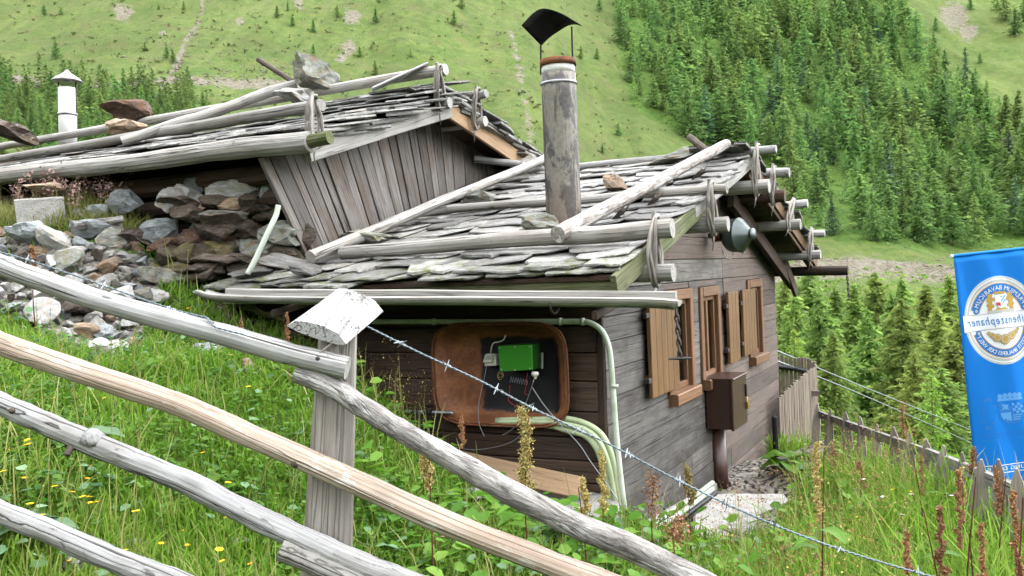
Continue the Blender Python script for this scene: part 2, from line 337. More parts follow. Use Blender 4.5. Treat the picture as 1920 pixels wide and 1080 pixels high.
def terrain_mat():
    t = NT('hillside')
    P = t.n('NewGeometry').outputs['Position']
    a = lambda nm: t.n('Attribute', attribute_name=nm).outputs['Fac']
    big = t.noise(P, .035, 6, .65); mid = t.noise(P, .28, 6, .7, .5); fine = t.noise(P, 1.7, 4, .7); near = t.noise(P, 9, 5, .7)
    f = t.math('ADD', t.math('MULTIPLY', big, .35), t.math('MULTIPLY', mid, .65))
    tone = t.noise(P, .012, 4, .6)
    far = t.ramp(f, [(.36, (.066, .112, .026)), (.5, (.10, .152, .036)), (.62, (.15, .185, .05))])
    far = t.mix(t.math('MULTIPLY', t.ramp(tone, [(.42, 1), (.6, 0)]), .45), far, (.075, .10, .033))
    far = t.mix(t.math('MULTIPLY', t.ramp(t.noise(t.n('VectorMath', {0: P, 1: (.09, .012, .012)}, operation='MULTIPLY').outputs[0], 1.0, 6, .7, .4), [(.5, 0), (.64, 1)]), .5), far, (.165, .20, .065))
    heather = t.ramp(t.math('ADD', t.math('MULTIPLY', t.noise(P, .11, 5, .7), .5), t.math('MULTIPLY', fine, .5)), [(.52, 0), (.62, 1)])
    far = t.mix(t.math('MULTIPLY', heather, t.math('MULTIPLY', a('heath'), .8)), far, (.135, .105, .06))
    far = t.mix(t.math('MULTIPLY', t.ramp(fine, [(.56, 0), (.68, 1)]), .5), far, (.045, .09, .02))
    far = t.mix(t.math('MULTIPLY', a('wood'), .75), far, t.ramp(mid, [(.35, (.04, .09, .016)), (.65, (.10, .185, .03))]))
    rk = t.noise(P, .9, 6, .75)
    rock = t.ramp(rk, [(.3, (.10, .09, .062)), (.5, (.185, .168, .122)), (.7, (.30, .28, .235))])
    sm = t.math('ADD', a('scree'), t.math('MULTIPLY', t.math('SUBTRACT', t.noise(P, .22, 8, .8), .5), 2.2))
    far = t.mix(t.ramp(sm, [(.48, 0), (.62, 1)]), far, rock)
    nr = t.ramp(near, [(.3, (.05, .085, .014)), (.6, (.10, .165, .028)), (.8, (.14, .19, .05))])
    nr = t.mix(t.ramp(t.math('ADD', a('dirt'), t.math('MULTIPLY', t.math('SUBTRACT', near, .5), .5)), [(.4, 0), (.6, 1)]), nr, t.ramp(near, [(.3, (.15, .135, .11)), (.7, (.31, .285, .25))]))
    col = t.mix(a('far'), nr, far)
    t.bump(t.math('ADD', t.math('MULTIPLY', mid, .8), t.math('MULTIPLY', fine, .8)), 1.0, 1.2)
    M['hillside'] = t.fin(col, .95, .1)
terrain_mat()

# ------------------------------------------------------------------ objects: things, parts, copies
WL = {}                                                            # world place of each object's origin
def link(o, loc, parent=None):
    COL.objects.link(o); loc = Vector(loc); WL[o.name] = loc
    if parent is not None: o.parent = parent; o.location = loc - WL[parent.name]
    else: o.location = loc
    return o
def tag(o, label=None, cat=None, group=None, kind=None):
    if label: o['label'] = label
    if cat: o['category'] = cat
    if group: o['group'] = group
    if kind: o['kind'] = kind
    return o
def thing(name, loc, label, cat, group=None):
    return tag(link(bpy.data.objects.new(name, None), loc), label, cat, group)
def copy_tree(o, loc, rz=None, scale=None, parent=None):
    c = o.copy(); COL.objects.link(c); WL[c.name] = Vector(loc); c.location = loc
    if rz is not None: c.rotation_euler = (o.rotation_euler.x, o.rotation_euler.y, rz)
    if scale is not None: c.scale = scale if hasattr(scale, '__len__') else (scale,) * 3
    def kids(a, b):
        for ch in KIDS.get(a.name, ()):
            k = ch.copy(); COL.objects.link(k); k.parent = b; KIDS.setdefault(b.name, []).append(k); kids(ch, k)
    kids(o, c)
    return c
KIDS = {}
class MB:
    """collects vertices, faces and the grain coordinate g; build() links ONE mesh object with its origin at its own place"""
    def __init__(s): s.v = []; s.f = []; s.gr = []; s.mi = []; s.cur = 0
    def add(s, vs, fs, gs=None):
        o = len(s.v); s.v += [Vector(p) for p in vs]; s.gr += ([Vector(p) for p in gs] if gs is not None else [Vector(p) for p in vs])
        for f in fs: s.f.append([i + o for i in f]); s.mi.append(s.cur)
    def mesh(s, name, c, smooth=False, attrs=None):
        me = bpy.data.meshes.new(name); me.from_pydata([tuple(p - c) for p in s.v], [], s.f); 
        at_ = me.attributes.new('g', 'FLOAT_VECTOR', 'POINT'); at_.data.foreach_set('vector', np.array([tuple(p) for p in s.gr], 'f').ravel())
        for k, a in (attrs or {}).items(): me.attributes.new(k, 'FLOAT', 'POINT').data.foreach_set('value', np.array(a, 'f'))
        if any(s.mi): me.polygons.foreach_set('material_index', s.mi)
        if smooth: me.polygons.foreach_set('use_smooth', [True] * len(me.polygons))
        me.update(); return me
    def build(s, name, mats, parent=None, label=None, cat=None, group=None, kind=None, smooth=False, origin=None, attrs=None):
        if origin is None:
            a = np.array([tuple(p) for p in s.v]); origin = Vector(((a[:, 0].min() + a[:, 0].max()) / 2, (a[:, 1].min() + a[:, 1].max()) / 2, a[:, 2].min()))
        origin = Vector(origin)
        me = s.mesh(name, origin, smooth, attrs)
        for m in (mats if isinstance(mats, (list, tuple)) else [mats]): me.materials.append(M[m])
        o = bpy.data.objects.new(name, me); link(o, origin, parent)
        if parent is not None: KIDS.setdefault(parent.name, []).append(o)
        return tag(o, label, cat, group, kind)
    # ---- shapes
    def sweep(s, path, sect, up=None, cap=True, glen=0.):
        """sect(i, t) -> list of (a, b) offsets along side and up at ring i"""
        path = [Vector(p) for p in path]; n = len(path); L = glen; rings = []; vs = []; gs = []
        prev = None
        for i, p in enumerate(path):
            d = (path[min(i + 1, n - 1)] - path[max(i - 1, 0)]).normalized()
            if prev is None:
                u = Vector(up) if up is not None else (W_ if abs(d.z) < .9 else Vector((1, 0, 0)))
            else: u = prev
            sd = d.cross(u).normalized(); u2 = sd.cross(d).normalized(); prev = u2
            if i: L += (path[i] - path[i - 1]).length
            sec = sect(i, i / max(1, n - 1))
            for a, b in sec: vs.append(p + sd * a + u2 * b); gs.append((L, a, b))
        m = len(sec); fs = []
        for i in range(n - 1):
            for j in range(m):
                k = (j + 1) % m; fs.append((i * m + j, i * m + k, (i + 1) * m + k, (i + 1) * m + j))
        if cap: fs.append(tuple(range(m - 1, -1, -1))); fs.append(tuple((n - 1) * m + j for j in range(m)))
        s.add(vs, fs, gs)
    def tube(s, path, r, n=8, cap=True, wob=0., seed=0, up=None):
        R = r if callable(r) else (lambda t: r)
        rr = random.Random(seed); ph = rr.random() * 9
        def sec(i, t):
            out = []
            for j in range(n):
                a = 2 * math.pi * j / n; q = R(t)
                if wob: q *= 1 + wob * mnoise.noise((math.cos(a) * .8 + ph, math.sin(a) * .8, t * len(path) * .45 + ph))
                out.append((math.cos(a) * q, math.sin(a) * q))
            return out
        s.sweep(path, sec, up, cap)
    def bar(s, p0, p1, w, h, up=None, ch=.004, seg=1, jit=0., warp=0.):
        """board or beam from p0 to p1, chamfered edges, w along side, h along up"""
        p0, p1 = Vector(p0), Vector(p1); pts = [p0.lerp(p1, i / seg) for i in range(seg + 1)]
        if warp:
            for q in pts[1:-1]: q += Vector((random.uniform(-1, 1), random.uniform(-1, 1), random.uniform(-1, 1))) * warp
        def sec(i, t):
            a, b, c = w / 2 * (1 + random.uniform(-jit, jit)), h / 2 * (1 + random.uniform(-jit, jit)), min(ch, w * .3, h * .3)
            return [(a, -b + c), (a, b - c), (a - c, b), (-a + c, b), (-a, b - c), (-a, -b + c), (-a + c, -b), (a - c, -b)]
        s.sweep(pts, sec, up)
    def panel(s, q, out, d, inset=.004, gdir=None):
        """board from four face corners (ring order), proud face along out, thickness d behind it"""
        q = [Vector(p) for p in q]; out = Vector(out).normalized(); c = sum(q, Vector()) / 4
        l1 = (q[1] - q[0]); ax = (gdir or l1).normalized(); ay = out.cross(ax)
        fr = []
        for i, p in enumerate(q):
            e1 = (q[(i + 1) % 4] - p).normalized(); e2 = (q[i - 1] - p).normalized(); fr.append(p + (e1 + e2) * inset)
        ring0 = fr; ring1 = [p - out * inset for p in q]; ring2 = [p - out * d for p in q]
        vs = ring0 + ring1 + ring2
        if (q[1] - q[0]).cross(q[2] - q[1]).dot(out) < 0: o = -1
        else: o = 1
        fs = [(0, 1, 2, 3), (11, 10, 9, 8)]
        for i in range(4):
            k = (i + 1) % 4; fs += [(i, i + 4, k + 4, k), (i + 4, i + 8, k + 8, k + 4)]
        if o < 0: fs = [tuple(reversed(f)) for f in fs]
        s.add(vs, fs, [((p - c).dot(ax), (p - c).dot(ay), (p - c).dot(out)) for p in vs])
    def box(s, c, x, y, z, ch=.003):
        """box centred at c with half-axes x, y, z (vectors)"""
        x, y, z = Vector(x), Vector(y), Vector(z); c = Vector(c)
        s.bar(c - x, c + x, 2 * y.length, 2 * z.length, z.normalized(), ch)
    def lathe(s, base, axis, prof, n=16, cap=True):
        """prof: list of (distance along axis, radius)"""
        axis = Vector(axis).normalized(); base = Vector(base)
        ref = Vector((0, 0, 1)) if abs(axis.z) < .9 else Vector((1, 0, 0)); a = axis.cross(ref).normalized(); b = axis.cross(a)
        vs = []; gs = []
        for h, r in prof:
            for j in range(n):
                t = 2 * math.pi * j / n; vs.append(base + axis * h + (a * math.cos(t) + b * math.sin(t)) * r); gs.append((h, math.cos(t) * r, math.sin(t) * r))
        fs = []
        for i in range(len(prof) - 1):
            for j in range(n):
                k = (j + 1) % n; fs.append((i * n + j, i * n + k, (i + 1) * n + k, (i + 1) * n + j))
        if cap: fs.append(tuple(range(n - 1, -1, -1))); fs.append(tuple((len(prof) - 1) * n + j for j in range(n)))
        s.add(vs, fs, gs)
    def grid(s, P, thick=0., flip=False):
        """P[i][j] points; optional thickness gives a closed sheet"""
        ni, nj = len(P), len(P[0]); P = [[Vector(p) for p in r] for r in P]
        top = [p for r in P for p in r]; fs = []
        for i in range(ni - 1):
            for j in range(nj - 1): fs.append((i * nj + j, i * nj + j + 1, (i + 1) * nj + j + 1, (i + 1) * nj + j))
        if not thick: s.add(top, [f[::-1] for f in fs] if flip else fs); return
        nn = (P[1][0] - P[0][0]).cross(P[0][1] - P[0][0]).normalized() * thick
        N = ni * nj; vs = top + [p - nn for p in top]; f2 = [tuple(q + N for q in reversed(f)) for f in fs]
        edge = [i * nj for i in range(ni)] ; b = []
        for i in range(ni - 1): b += [(i * nj, (i + 1) * nj), ((i + 1) * nj + nj - 1, i * nj + nj - 1)]
        for j in range(nj - 1): b += [(j + 1, j), ((ni - 1) * nj + j, (ni - 1) * nj + j + 1)]
        s.add(vs, fs + f2 + [(p, q, q + N, p + N) for p, q in b])
def smooth_path(pts, n=8):
    """Catmull-Rom through the points"""
    pts = [Vector(p) for p in pts]; q = [pts[0] * 2 - pts[1]] + pts + [pts[-1] * 2 - pts[-2]]; out = []
    for i in range(1, len(q) - 2):
        for k in range(n):
            t = k / n; a, b, c, d = q[i - 1], q[i], q[i + 1], q[i + 2]
            out.append(.5 * ((2 * b) + (c - a) * t + (2 * a - 5 * b + 4 * c - d) * t * t + (3 * b - a - 3 * c + d) * t ** 3))
    out.append(pts[-1]); return out
def line_pts(p0, p1, n, wob=0., seed=0):
    p0, p1 = Vector(p0), Vector(p1); out = []
    for i in range(n + 1):
        t = i / n; q = p0.lerp(p1, t); k = wob * min(1, 4 * t, 4 * (1 - t) + .3)
        out.append(q + Vector((mnoise.noise((t * 3 + seed, 1, 0)), mnoise.noise((t * 3 + seed, 2, 5)), mnoise.noise((t * 3 + seed, 3, 9)))) * k)
    return out
def log(p0, p1, r0, r1, n=12, seg=14, wob=.012, seed=0, rough=.12):
    m = MB(); m.tube(line_pts(p0, p1, seg, wob, seed), lambda t: r0 + (r1 - r0) * t, n, True, rough, seed); return m
def stone_mesh(name, seed, sub=2, cuts=7, flat=(1, 1, 1), rough=.10):
    """faceted stone of about unit radius"""
    rr = random.Random(seed); bm = bmesh.new(); bmesh.ops.create_icosphere(bm, subdivisions=sub, radius=1)
    planes = []
    for _ in range(cuts):
        d = Vector((rr.gauss(0, 1), rr.gauss(0, 1), rr.gauss(0, 1))).normalized(); planes.append((d, rr.uniform(.36, .8)))
    for v in bm.verts:
        p = v.co.copy()
        for d, k in planes:
            e = p.dot(d) - k
            if e > 0: p -= d * e * .95
        p += p.normalized() * mnoise.fractal(p * 1.9 + Vector((seed, 0, 0)), 1.0, 2.0, 3) * rough
        v.co = Vector((p.x * flat[0], p.y * flat[1], p.z * flat[2]))
    me = bpy.data.meshes.new(name); bm.to_mesh(me); bm.free()
    co = np.zeros(len(me.vertices) * 3, 'f'); me.vertices.foreach_get('co', co); me.attributes.new('g', 'FLOAT_VECTOR', 'POINT').data.foreach_set('vector', co * .34 + seed)
    return me
STONES = {}
def stone_of(mat, k, sub=2, flat=(1, 1, 1)):
    key = (mat, k, sub, flat)
    if key not in STONES:
        me = stone_mesh('stone', k * 3 + len(mat), 3, 9 + k % 4, flat, .13 if sub == 2 else .2); me.materials.append(M[mat]); STONES[key] = me
    return STONES[key]
def put_stone(name, mat, k, loc, size, rot, parent=None, sub=2):
    o = bpy.data.objects.new(name, stone_of(mat, k, sub)); link(o, loc, parent); o.rotation_euler = rot; o.scale = size
    if parent is not None: KIDS.setdefault(parent.name, []).append(o)
    return o

# ------------------------------------------------------------------ the ground: one sheet from the meadow to the far slopes
def in_poly(x, y, poly):
    x = np.asarray(x); y = np.asarray(y); c = np.zeros(x.shape, bool); n = len(poly)
    for i in range(n):
        (x0, y0), (x1, y1) = poly[i], poly[i - 1]
        c ^= ((y0 > y) != (y1 > y)) & (x < (x1 - x0) * (y - y0) / (y1 - y0 + 1e-9) + x0)
    return c
def pxs(X, Y, Z):
    d = np.stack([X - CAM.x, Y - CAM.y, Z - CAM.z], -1); z = d @ np.array(FWD)
    zz = np.where(z > .1, z, .1)
    return 960 + F * (d @ np.array(RGT)) / zz, 540 - F * (d @ np.array(UPV)) / zz, z
def seg_mask(x, y, pts, wid):
    """1 on the polyline (photo pixels), falling to 0 at its width"""
    best = np.zeros(x.shape)
    for (a, b, w0), (c, d, w1) in zip(pts[:-1], pts[1:]):
        t = np.clip(((x - a) * (c - a) + (y - b) * (d - b)) / ((c - a) ** 2 + (d - b) ** 2), 0, 1)
        dd = np.hypot(x - a - t * (c - a), y - b - t * (d - b)); best = np.maximum(best, np.clip(1 - dd / (w0 + (w1 - w0) * t), 0, 1))
    return best
FOREST = [(1165, -60), (1150, 60), (1185, 200), (1290, 260), (1400, 300), (1480, 330), (1500, 440), (1600, 455), (1720, 470), (1960, 470), (1960, 330), (1850, 215), (1760, 130), (1690, 20), (1640, -60)]
CLUMP = [(-60, 165), (60, 152), (200, 160), (330, 170), (400, 195), (390, 235), (300, 275), (-60, 275)]
def make_ground():
    ang = np.radians(np.concatenate([np.linspace(-180, -40, 50, endpoint=False), np.linspace(-40, 40, 330), np.linspace(40, 180, 50)[1:-1]]))
    rad = np.concatenate([np.geomspace(.25, 14, 120), np.geomspace(14.4, 120, 70), np.linspace(122, 600, 150), np.array([610, 625, 640.])])
    A, R = np.meshgrid(ang, rad); X = R * np.sin(A); Y = R * np.cos(A)
    Z = ground_z(X.ravel(), Y.ravel()).reshape(X.shape)
    nr, na = X.shape
    vs = np.stack([X, Y, Z], -1).reshape(-1, 3); vs = np.vstack([vs, [[0, 0, gz(0, 0)]]])
    i, j = np.meshgrid(np.arange(nr - 1), np.arange(na), indexing='ij'); k = (j + 1) % na
    q = np.stack([i * na + j, i * na + k, (i + 1) * na + k, (i + 1) * na + j], -1).reshape(-1, 4)[:, ::-1]
    c = len(vs) - 1; tri = [(c, b, (b + 1) % na) for b in range(na)]
    me = bpy.data.meshes.new('ground'); me.from_pydata(vs.tolist(), [], q.tolist() + [t[::-1] for t in tri])
    me.polygons.foreach_set('use_smooth', [True] * len(me.polygons))
    x, y, z = pxs(vs[:, 0], vs[:, 1], vs[:, 2]); r = np.hypot(vs[:, 0], vs[:, 1]); front = z > 20
    far = np.clip((r - 14) / 8, 0, 1)
    scree = np.zeros(len(vs))
    band = seg_mask(x, y, [(-60, 145, 22), (60, 150, 16), (200, 160, 12), (330, 150, 14), (480, 158, 22), (560, 165, 26)], 1)
    band2 = seg_mask(x, y, [(385, -20, 7), (375, 40, 8), (352, 70, 9), (335, 110, 12), (300, 180, 12)], 1) * .95
    path = seg_mask(x, y, [(958, 60, 16), (972, 120, 22), (985, 190, 24), (1000, 300, 22)], 1) * .62
    spots = np.zeros(len(vs))
    for a, b, w in ((230, 24, 30), (305, 62, 12), (660, 32, 26), (655, 88, 22), (560, 6, 18), (1790, 30, 46), (1815, 60, 30), (1850, 235, 26), (1890, 260, 26), (640, 110, 18), (450, 40, 14)):
        spots = np.maximum(spots, np.clip(1.1 - np.hypot(x - a, y - b) / w, 0, .85))
    gravel = seg_mask(x, y, [(1440, 515, 28), (1520, 505, 38), (1640, 500, 38), (1760, 515, 34), (1960, 520, 40)], 1) * 1.1
    scree = np.maximum.reduce([band * .95, band2, path, spots, gravel]) * front
    wood_ = (in_poly(x, y, FOREST) | in_poly(x, y, CLUMP)) & front
    wood_ = np.where(front & (x > 1400) & (y > 560), 1, wood_)
    heath = np.where(front & (x < 1150), 1, .25)
    dirt = np.zeros(len(vs))
    d_h = (vs - np.array(O_)); u = d_h @ np.array(U_); v = d_h @ np.array(V_)
    dirt = np.maximum(dirt, np.where((u > -3) & (u < .5) & (v > -.7) & (v < 6), .8, 0))
    dirt = np.maximum(dirt, np.where((u > -.1) & (u < .9) & (v > -.3) & (v < 6), .6, 0))
    dirt = np.maximum(dirt, np.where(in_poly(x, y, RUBBLE) & (z > 3) & (z < 9), .7, 0))
    global ZTOP; ZTOP = float(vs[:, 2].max())
    for nm, a in (('far', far), ('scree', scree), ('wood', wood_), ('heath', heath), ('dirt', dirt)):
        me.attributes.new(nm, 'FLOAT', 'POINT').data.foreach_set('value', a.astype('f'))
    me.materials.append(M['hillside']); o = bpy.data.objects.new('ground', me); link(o, (0, 0, 0)); tag(o, kind='structure')
RUBBLE = [(-60, 436), (60, 440), (180, 446), (260, 470), (300, 520), (300, 570), (270, 610), (270, 650), (190, 680), (100, 640), (30, 590), (-60, 570)]
make_ground()

# ================================================================== THE NEAR HUT
K1, K2, VR, WE = .285, .26, 2.75, 1.55                             # pitches, ridge position, slate bed height at v = -.65
WR = WE + K1 * (VR + .65)
def roof_w(v): return WE + K1 * (v + .65) if v <= VR else WR - K2 * (v - VR)
hut = thing('log_hut', H(0, 0, -.2), 'low weathered log hut with slate roof, brown shutters and a tall flue pipe', 'hut')
VEND = 5.55
WINS = [(1.27, 1.98, .575, 1.375), (2.21, 2.88, .575, 1.37), (4.02, 4.72, .59, 1.39)]
def gable_boards():
    ws = [-.72, -.54, -.36, -.18, 0., .19, .37, .55, .72, .905, 1.085, 1.25, 1.43, 1.615, 1.80, 1.99, 2.18, 2.36, 2.5]
    rr = random.Random(3); FILL = []
    for a, b in zip(ws[:-1], ws[1:]):
        j = 3.1 + (rr.uniform(-.25, .25) if a < .1 else 0)
        cuts = [0., j, VEND]
        if a < .6: cuts = sorted(cuts + [rr.uniform(.9, 2.2)])
        segs = list(zip(cuts[:-1], cuts[1:]))
        for (p, q, lo, hi) in WINS:
            ov = min(b, hi) - max(a, lo)
            if ov > .3 * (b - a):
                new = []
                for s0, s1 in segs:
                    if p > s0 and p < s1 or q > s0 and q < s1:
                        if p - .0 > s0: new.append((s0, p + .03))
                        if q < s1: new.append((q - .03, s1))
                    elif s0 >= p and s1 <= q: pass
                    else: new.append((s0, s1))
                segs = new
                for fa, fb in ((hi, b), (a, lo)):
                    if fb - fa > .02 and fa >= a and fb <= b: FILL.append((p + .03, q - .03, fa, fb))
        for s0, s1 in segs:
            lim = lambda w: ((w + .09 - WE) / K1 - .65, VR + (WR - w - .09) / K2)
            lo0, hi0 = lim(a); lo1, hi1 = lim(b)
            q = [(max(s0, lo0), a), (min(s1, hi0), a), (min(s1, hi1), b), (max(s0, lo1), b)]
            if q[1][0] - q[0][0] < .1: continue
            if q[2][0] < q[3][0] + .02: q[2] = q[3] = ((q[2][0] + q[3][0]) / 2 + .01, b); q[3] = (q[3][0] - .02, b)
            pr = rr.uniform(0, .010); gp = .0018
            pts = [H(pr, v + (gp if i in (0, 3) else -gp), w + (gp if i < 2 else -gp)) for i, (v, w) in enumerate(q)]
            m = MB(); m.panel(pts, U_, .06, .0035)
            left = s1 <= 3.4
            mat = 'grey_log' if left and a < 1.4 else ('grey_log' if left and 1.4 < a < 1.6 else 'rust_log')
            if left and a < .3 and rr.random() < .3: mat = 'grey_log'
            m.build('wall_board', mat, hut)
    for p, q, a, b in FILL:
        m = MB(); m.panel([H(.004, p, a + .003), H(.004, q, a + .003), H(.004, q, b - .003), H(.004, p, b - .003)], U_, .05, .004); m.build('wall_board', 'rust_log', hut)
gable_boards()
def eave_boards():
    rr = random.Random(5); w = -.02
    hs = [.19, .145, .15, .17, .2, .185, .175, .18, .18, .17, .16]
    for h in hs:
        if w > 1.5: break
        for u0, u1 in ((-3.6, -1.9 + rr.uniform(-.3, .3)), (None, -.05)):
            if u0 is None: u0 = last
            last = u1
            pr = rr.uniform(0, .012)
            q = [H(u0 + .003, -pr, w + .004), H(u1 - .003, -pr, w + .004), H(u1 - .003, -pr, w + h - .004), H(u0 + .003, -pr, w + h - .004)]
            m = MB(); m.panel(q, -V_, .05, .005); m.build('wall_board', 'brown_log', hut)
        w += h
eave_boards()
m = MB(); m.bar(H(-.022, .02, -.3), H(-.022, .02, 1.5), .045, .07, -V_, .006, 6, .05, .003); m.build('corner_post', 'dark_wood', hut)
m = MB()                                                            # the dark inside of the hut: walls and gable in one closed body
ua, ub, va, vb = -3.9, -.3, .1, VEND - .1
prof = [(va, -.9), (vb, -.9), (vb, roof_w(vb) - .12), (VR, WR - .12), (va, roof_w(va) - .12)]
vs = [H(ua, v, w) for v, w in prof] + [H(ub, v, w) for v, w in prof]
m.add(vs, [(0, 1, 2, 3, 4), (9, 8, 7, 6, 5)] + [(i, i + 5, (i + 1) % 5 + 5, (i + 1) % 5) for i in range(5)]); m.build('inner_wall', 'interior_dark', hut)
for w in np.arange(-.8, 1.4, .2):                                   # plain back wall
    m = MB(); m.panel([H(-.06, VEND, w), H(-3.9, VEND, w), H(-3.9, VEND, w + .19), H(-.06, VEND, w + .19)], V_, .05); m.build('wall_board', 'rust_log', hut)
# windows
def window(p, q, lo, hi, curtain, k):
    m = MB(); fw, ft = .085, .05; u = -.012                          # frame: two posts, head
    for v in (p + fw / 2, q - fw / 2): m.bar(H(u - ft / 2 + .02, v, lo), H(u - ft / 2 + .02, v, hi), fw, ft + .05, U_, .006)
    m.bar(H(u - ft / 2 + .023, p + fw, hi - fw / 2), H(u - ft / 2 + .023, q - fw, hi - fw / 2), ft + .05, fw, W_, .006)
    fr = m.build('window', 'frame_wood', hut)
    m = MB(); m.bar(H(.0, p + .02, lo - .045), H(.0, q - .02, lo - .045), .17, .09, W_, .008); s = m.build('sill', 'frame_wood', fr)
    m = MB(); m.panel([H(-.035, p + fw, lo), H(-.035, q - fw, lo), H(-.035, q - fw, hi - fw), H(-.035, p + fw, hi - fw)], U_, .006, .001); m.build('pane', 'window_glass', fr)
    m = MB()
    for v in (p + fw, q - fw): m.bar(H(-.03, v, lo), H(-.03, v, hi - fw), .05, .045, U_, .004)
    m.bar(H(-.03, (p + q) / 2, lo), H(-.03, (p + q) / 2, hi - fw), .045, .045, U_, .004)
    m.bar(H(-.03, p + fw, hi - fw - .02), H(-.03, q - fw, hi - fw - .02), .045, .04, W_, .004); m.bar(H(-.03, p + fw, lo + .025), H(-.03, q - fw, lo + .025), .045, .045, W_, .004)
    m.build('sash', 'frame_wood', fr)
    for v, s in ((p + fw, 1), (q - fw, -1)):                        # reveal lining behind the frame
        m = MB(); m.panel([H(-.02, v, lo), H(-.28, v, lo), H(-.28, v, hi - fw), H(-.02, v, hi - fw)], V_ * s, .02, .001); m.build('lining', 'frame_wood', fr)
    if curtain:
        m = MB(); n = 14
        P = [[H(-.065 + .012 * math.sin(j * 1.9), p + fw + .01 + (.36 - .16 * (1 - i / 8) ** 2 * 0) * j / n * (.55 + .45 * i / 8 if i < 5 else .72 + .1 * (i - 5)), hi - fw - (hi - lo - fw) * i / 8) for j in range(n + 1)] for i in range(9)]
        m.grid(P, .004); m.build('curtain', 'curtain', fr, smooth=True)
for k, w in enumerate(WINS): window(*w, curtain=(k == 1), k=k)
def shutter(v0, v1, w0, w1, n, u, label, skew=0.):
    s = tag(bpy.data.objects.new('shutter', None), label); link(s, H(u, v0, w0), hut); KIDS.setdefault(hut.name, []).append(s)
    d = (v1 - v0) / n; rr = random.Random(int(v0 * 100))
    for i in range(n):
        a, b = v0 + d * i + .0025, v0 + d * (i + 1) - .0025; o = u + skew * i / n
        m = MB(); m.panel([H(o, a, w0), H(o, a, w1), H(o, b, w1), H(o, b, w0)], U_, .028, .004); m.build('shutter_board', 'shutter_wood', s)
    for w in (w0 + .13, w1 - .13):
        m = MB(); m.bar(H(u - .045, v0 + .02, w), H(u - .045 + skew, v1 - .02, w), .03, .06, W_, .004); m.build('batten', 'shutter_wood', s)
        m = MB(); m.bar(H(u - .02, v0 - .06, w), H(u - .02, v0 + .03, w), .03, .035, W_, .003); m.build('hinge', 'iron', s)
shutter(.72, 1.36, .625, 1.35, 5, .075, 'brown shutter nearest the hut corner, half behind the gutter end')
shutter(3.0, 3.40, .63, 1.30, 3, .075, 'narrow brown shutter between the middle and the far window')
shutter(3.60, 4.18, .64, 1.30, 5, .07, 'brown shutter folded over the far window')
# roof
al1, al2 = math.atan(K1), math.atan(K2)
S1 = (V_ * math.cos(al1) + W_ * math.sin(al1)); N1 = (W_ * math.cos(al1) - V_ * math.sin(al1))
S2 = (-V_ * math.cos(al2) + W_ * math.sin(al2)); N2 = (W_ * math.cos(al2) + V_ * math.sin(al2))   # up the far slope
UL = -2.62
m = MB(); m.grid([[H(u, v, roof_w(v) - .022) for v in (-.68, 1, VR)] for u in (UL, .36)], .025); m.grid([[H(u, v, roof_w(v) - .022) for v in (VR, 4.5, 6.2)] for u in (UL, .36)], .025)
m.build('roof_deck', 'brown_log', hut)
SL = []
def slate_meshes(mat, n=10, seed=40):
    out = []
    for k in range(n):
        rr = random.Random(seed + k); m = MB(); pts = []
        for x, y in ((-.5, 0), (-.25, 0), (.0, 0), (.25, 0), (.5, 0), (.5, .5), (.48, 1), (-.48, 1), (-.5, .5)):
            pts.append((x + rr.uniform(-.05, .05), y + (rr.uniform(-.09, .09) if y == 0 else rr.uniform(-.03, .03))))
        if rr.random() < .4: pts[0] = (pts[0][0] + .12, pts[0][1] + .1)
        if rr.random() < .4: pts[4] = (pts[4][0] - .12, pts[4][1] + .12)
        N = len(pts); top = [Vector((x, y, .5 + rr.uniform(-.12, .12))) for x, y in pts]; mid = [Vector((x * (1 + rr.uniform(.0, .04)), y - rr.uniform(0, .03), rr.uniform(-.2, .2))) for x, y in pts]; bot = [Vector((x * .97, y + .01, -.5)) for x, y in pts]
        cc = Vector((0, .5, .55))
        vs = top + mid + bot + [cc]; fs = [(i, (i + 1) % N, 3 * N) for i in range(N)] + [tuple(range(3 * N - 1, 2 * N - 1, -1))]
        for i in range(N):
            j = (i + 1) % N; fs += [(i + N, j + N, j, i), (i + 2 * N, j + 2 * N, j + N, i + N)]
        m.add(vs, fs, [Vector((p.x * .35, p.y * .4, p.z * .02)) + Vector((k, k, k)) for p in vs]); me = m.mesh('roof_slate', Vector(), False); me.materials.append(M[mat]); out.append(me)
    return out
SLATE = slate_meshes('slate'); SLATE_M = slate_meshes('slate_moss', 4, 60)
def slate(parent, loc, ax, ay, az, w, l, th, me, tilt, rot, roll):
    R = Matrix((ax, ay, az)).transposed().to_4x4()
    o = bpy.data.objects.new('roof_slate', me); COL.objects.link(o); o.parent = parent; WL[o.name] = Vector(loc)
    o.matrix_basis = Matrix.Translation(Vector(loc) - WL[parent.name]) @ R @ Matrix.Rotation(rot, 4, 'Z') @ Matrix.Rotation(tilt, 4, 'X') @ Matrix.Rotation(roll, 4, 'Y') @ Matrix.Diagonal((w, l, th, 1))
    KIDS.setdefault(parent.name, []).append(o); return o
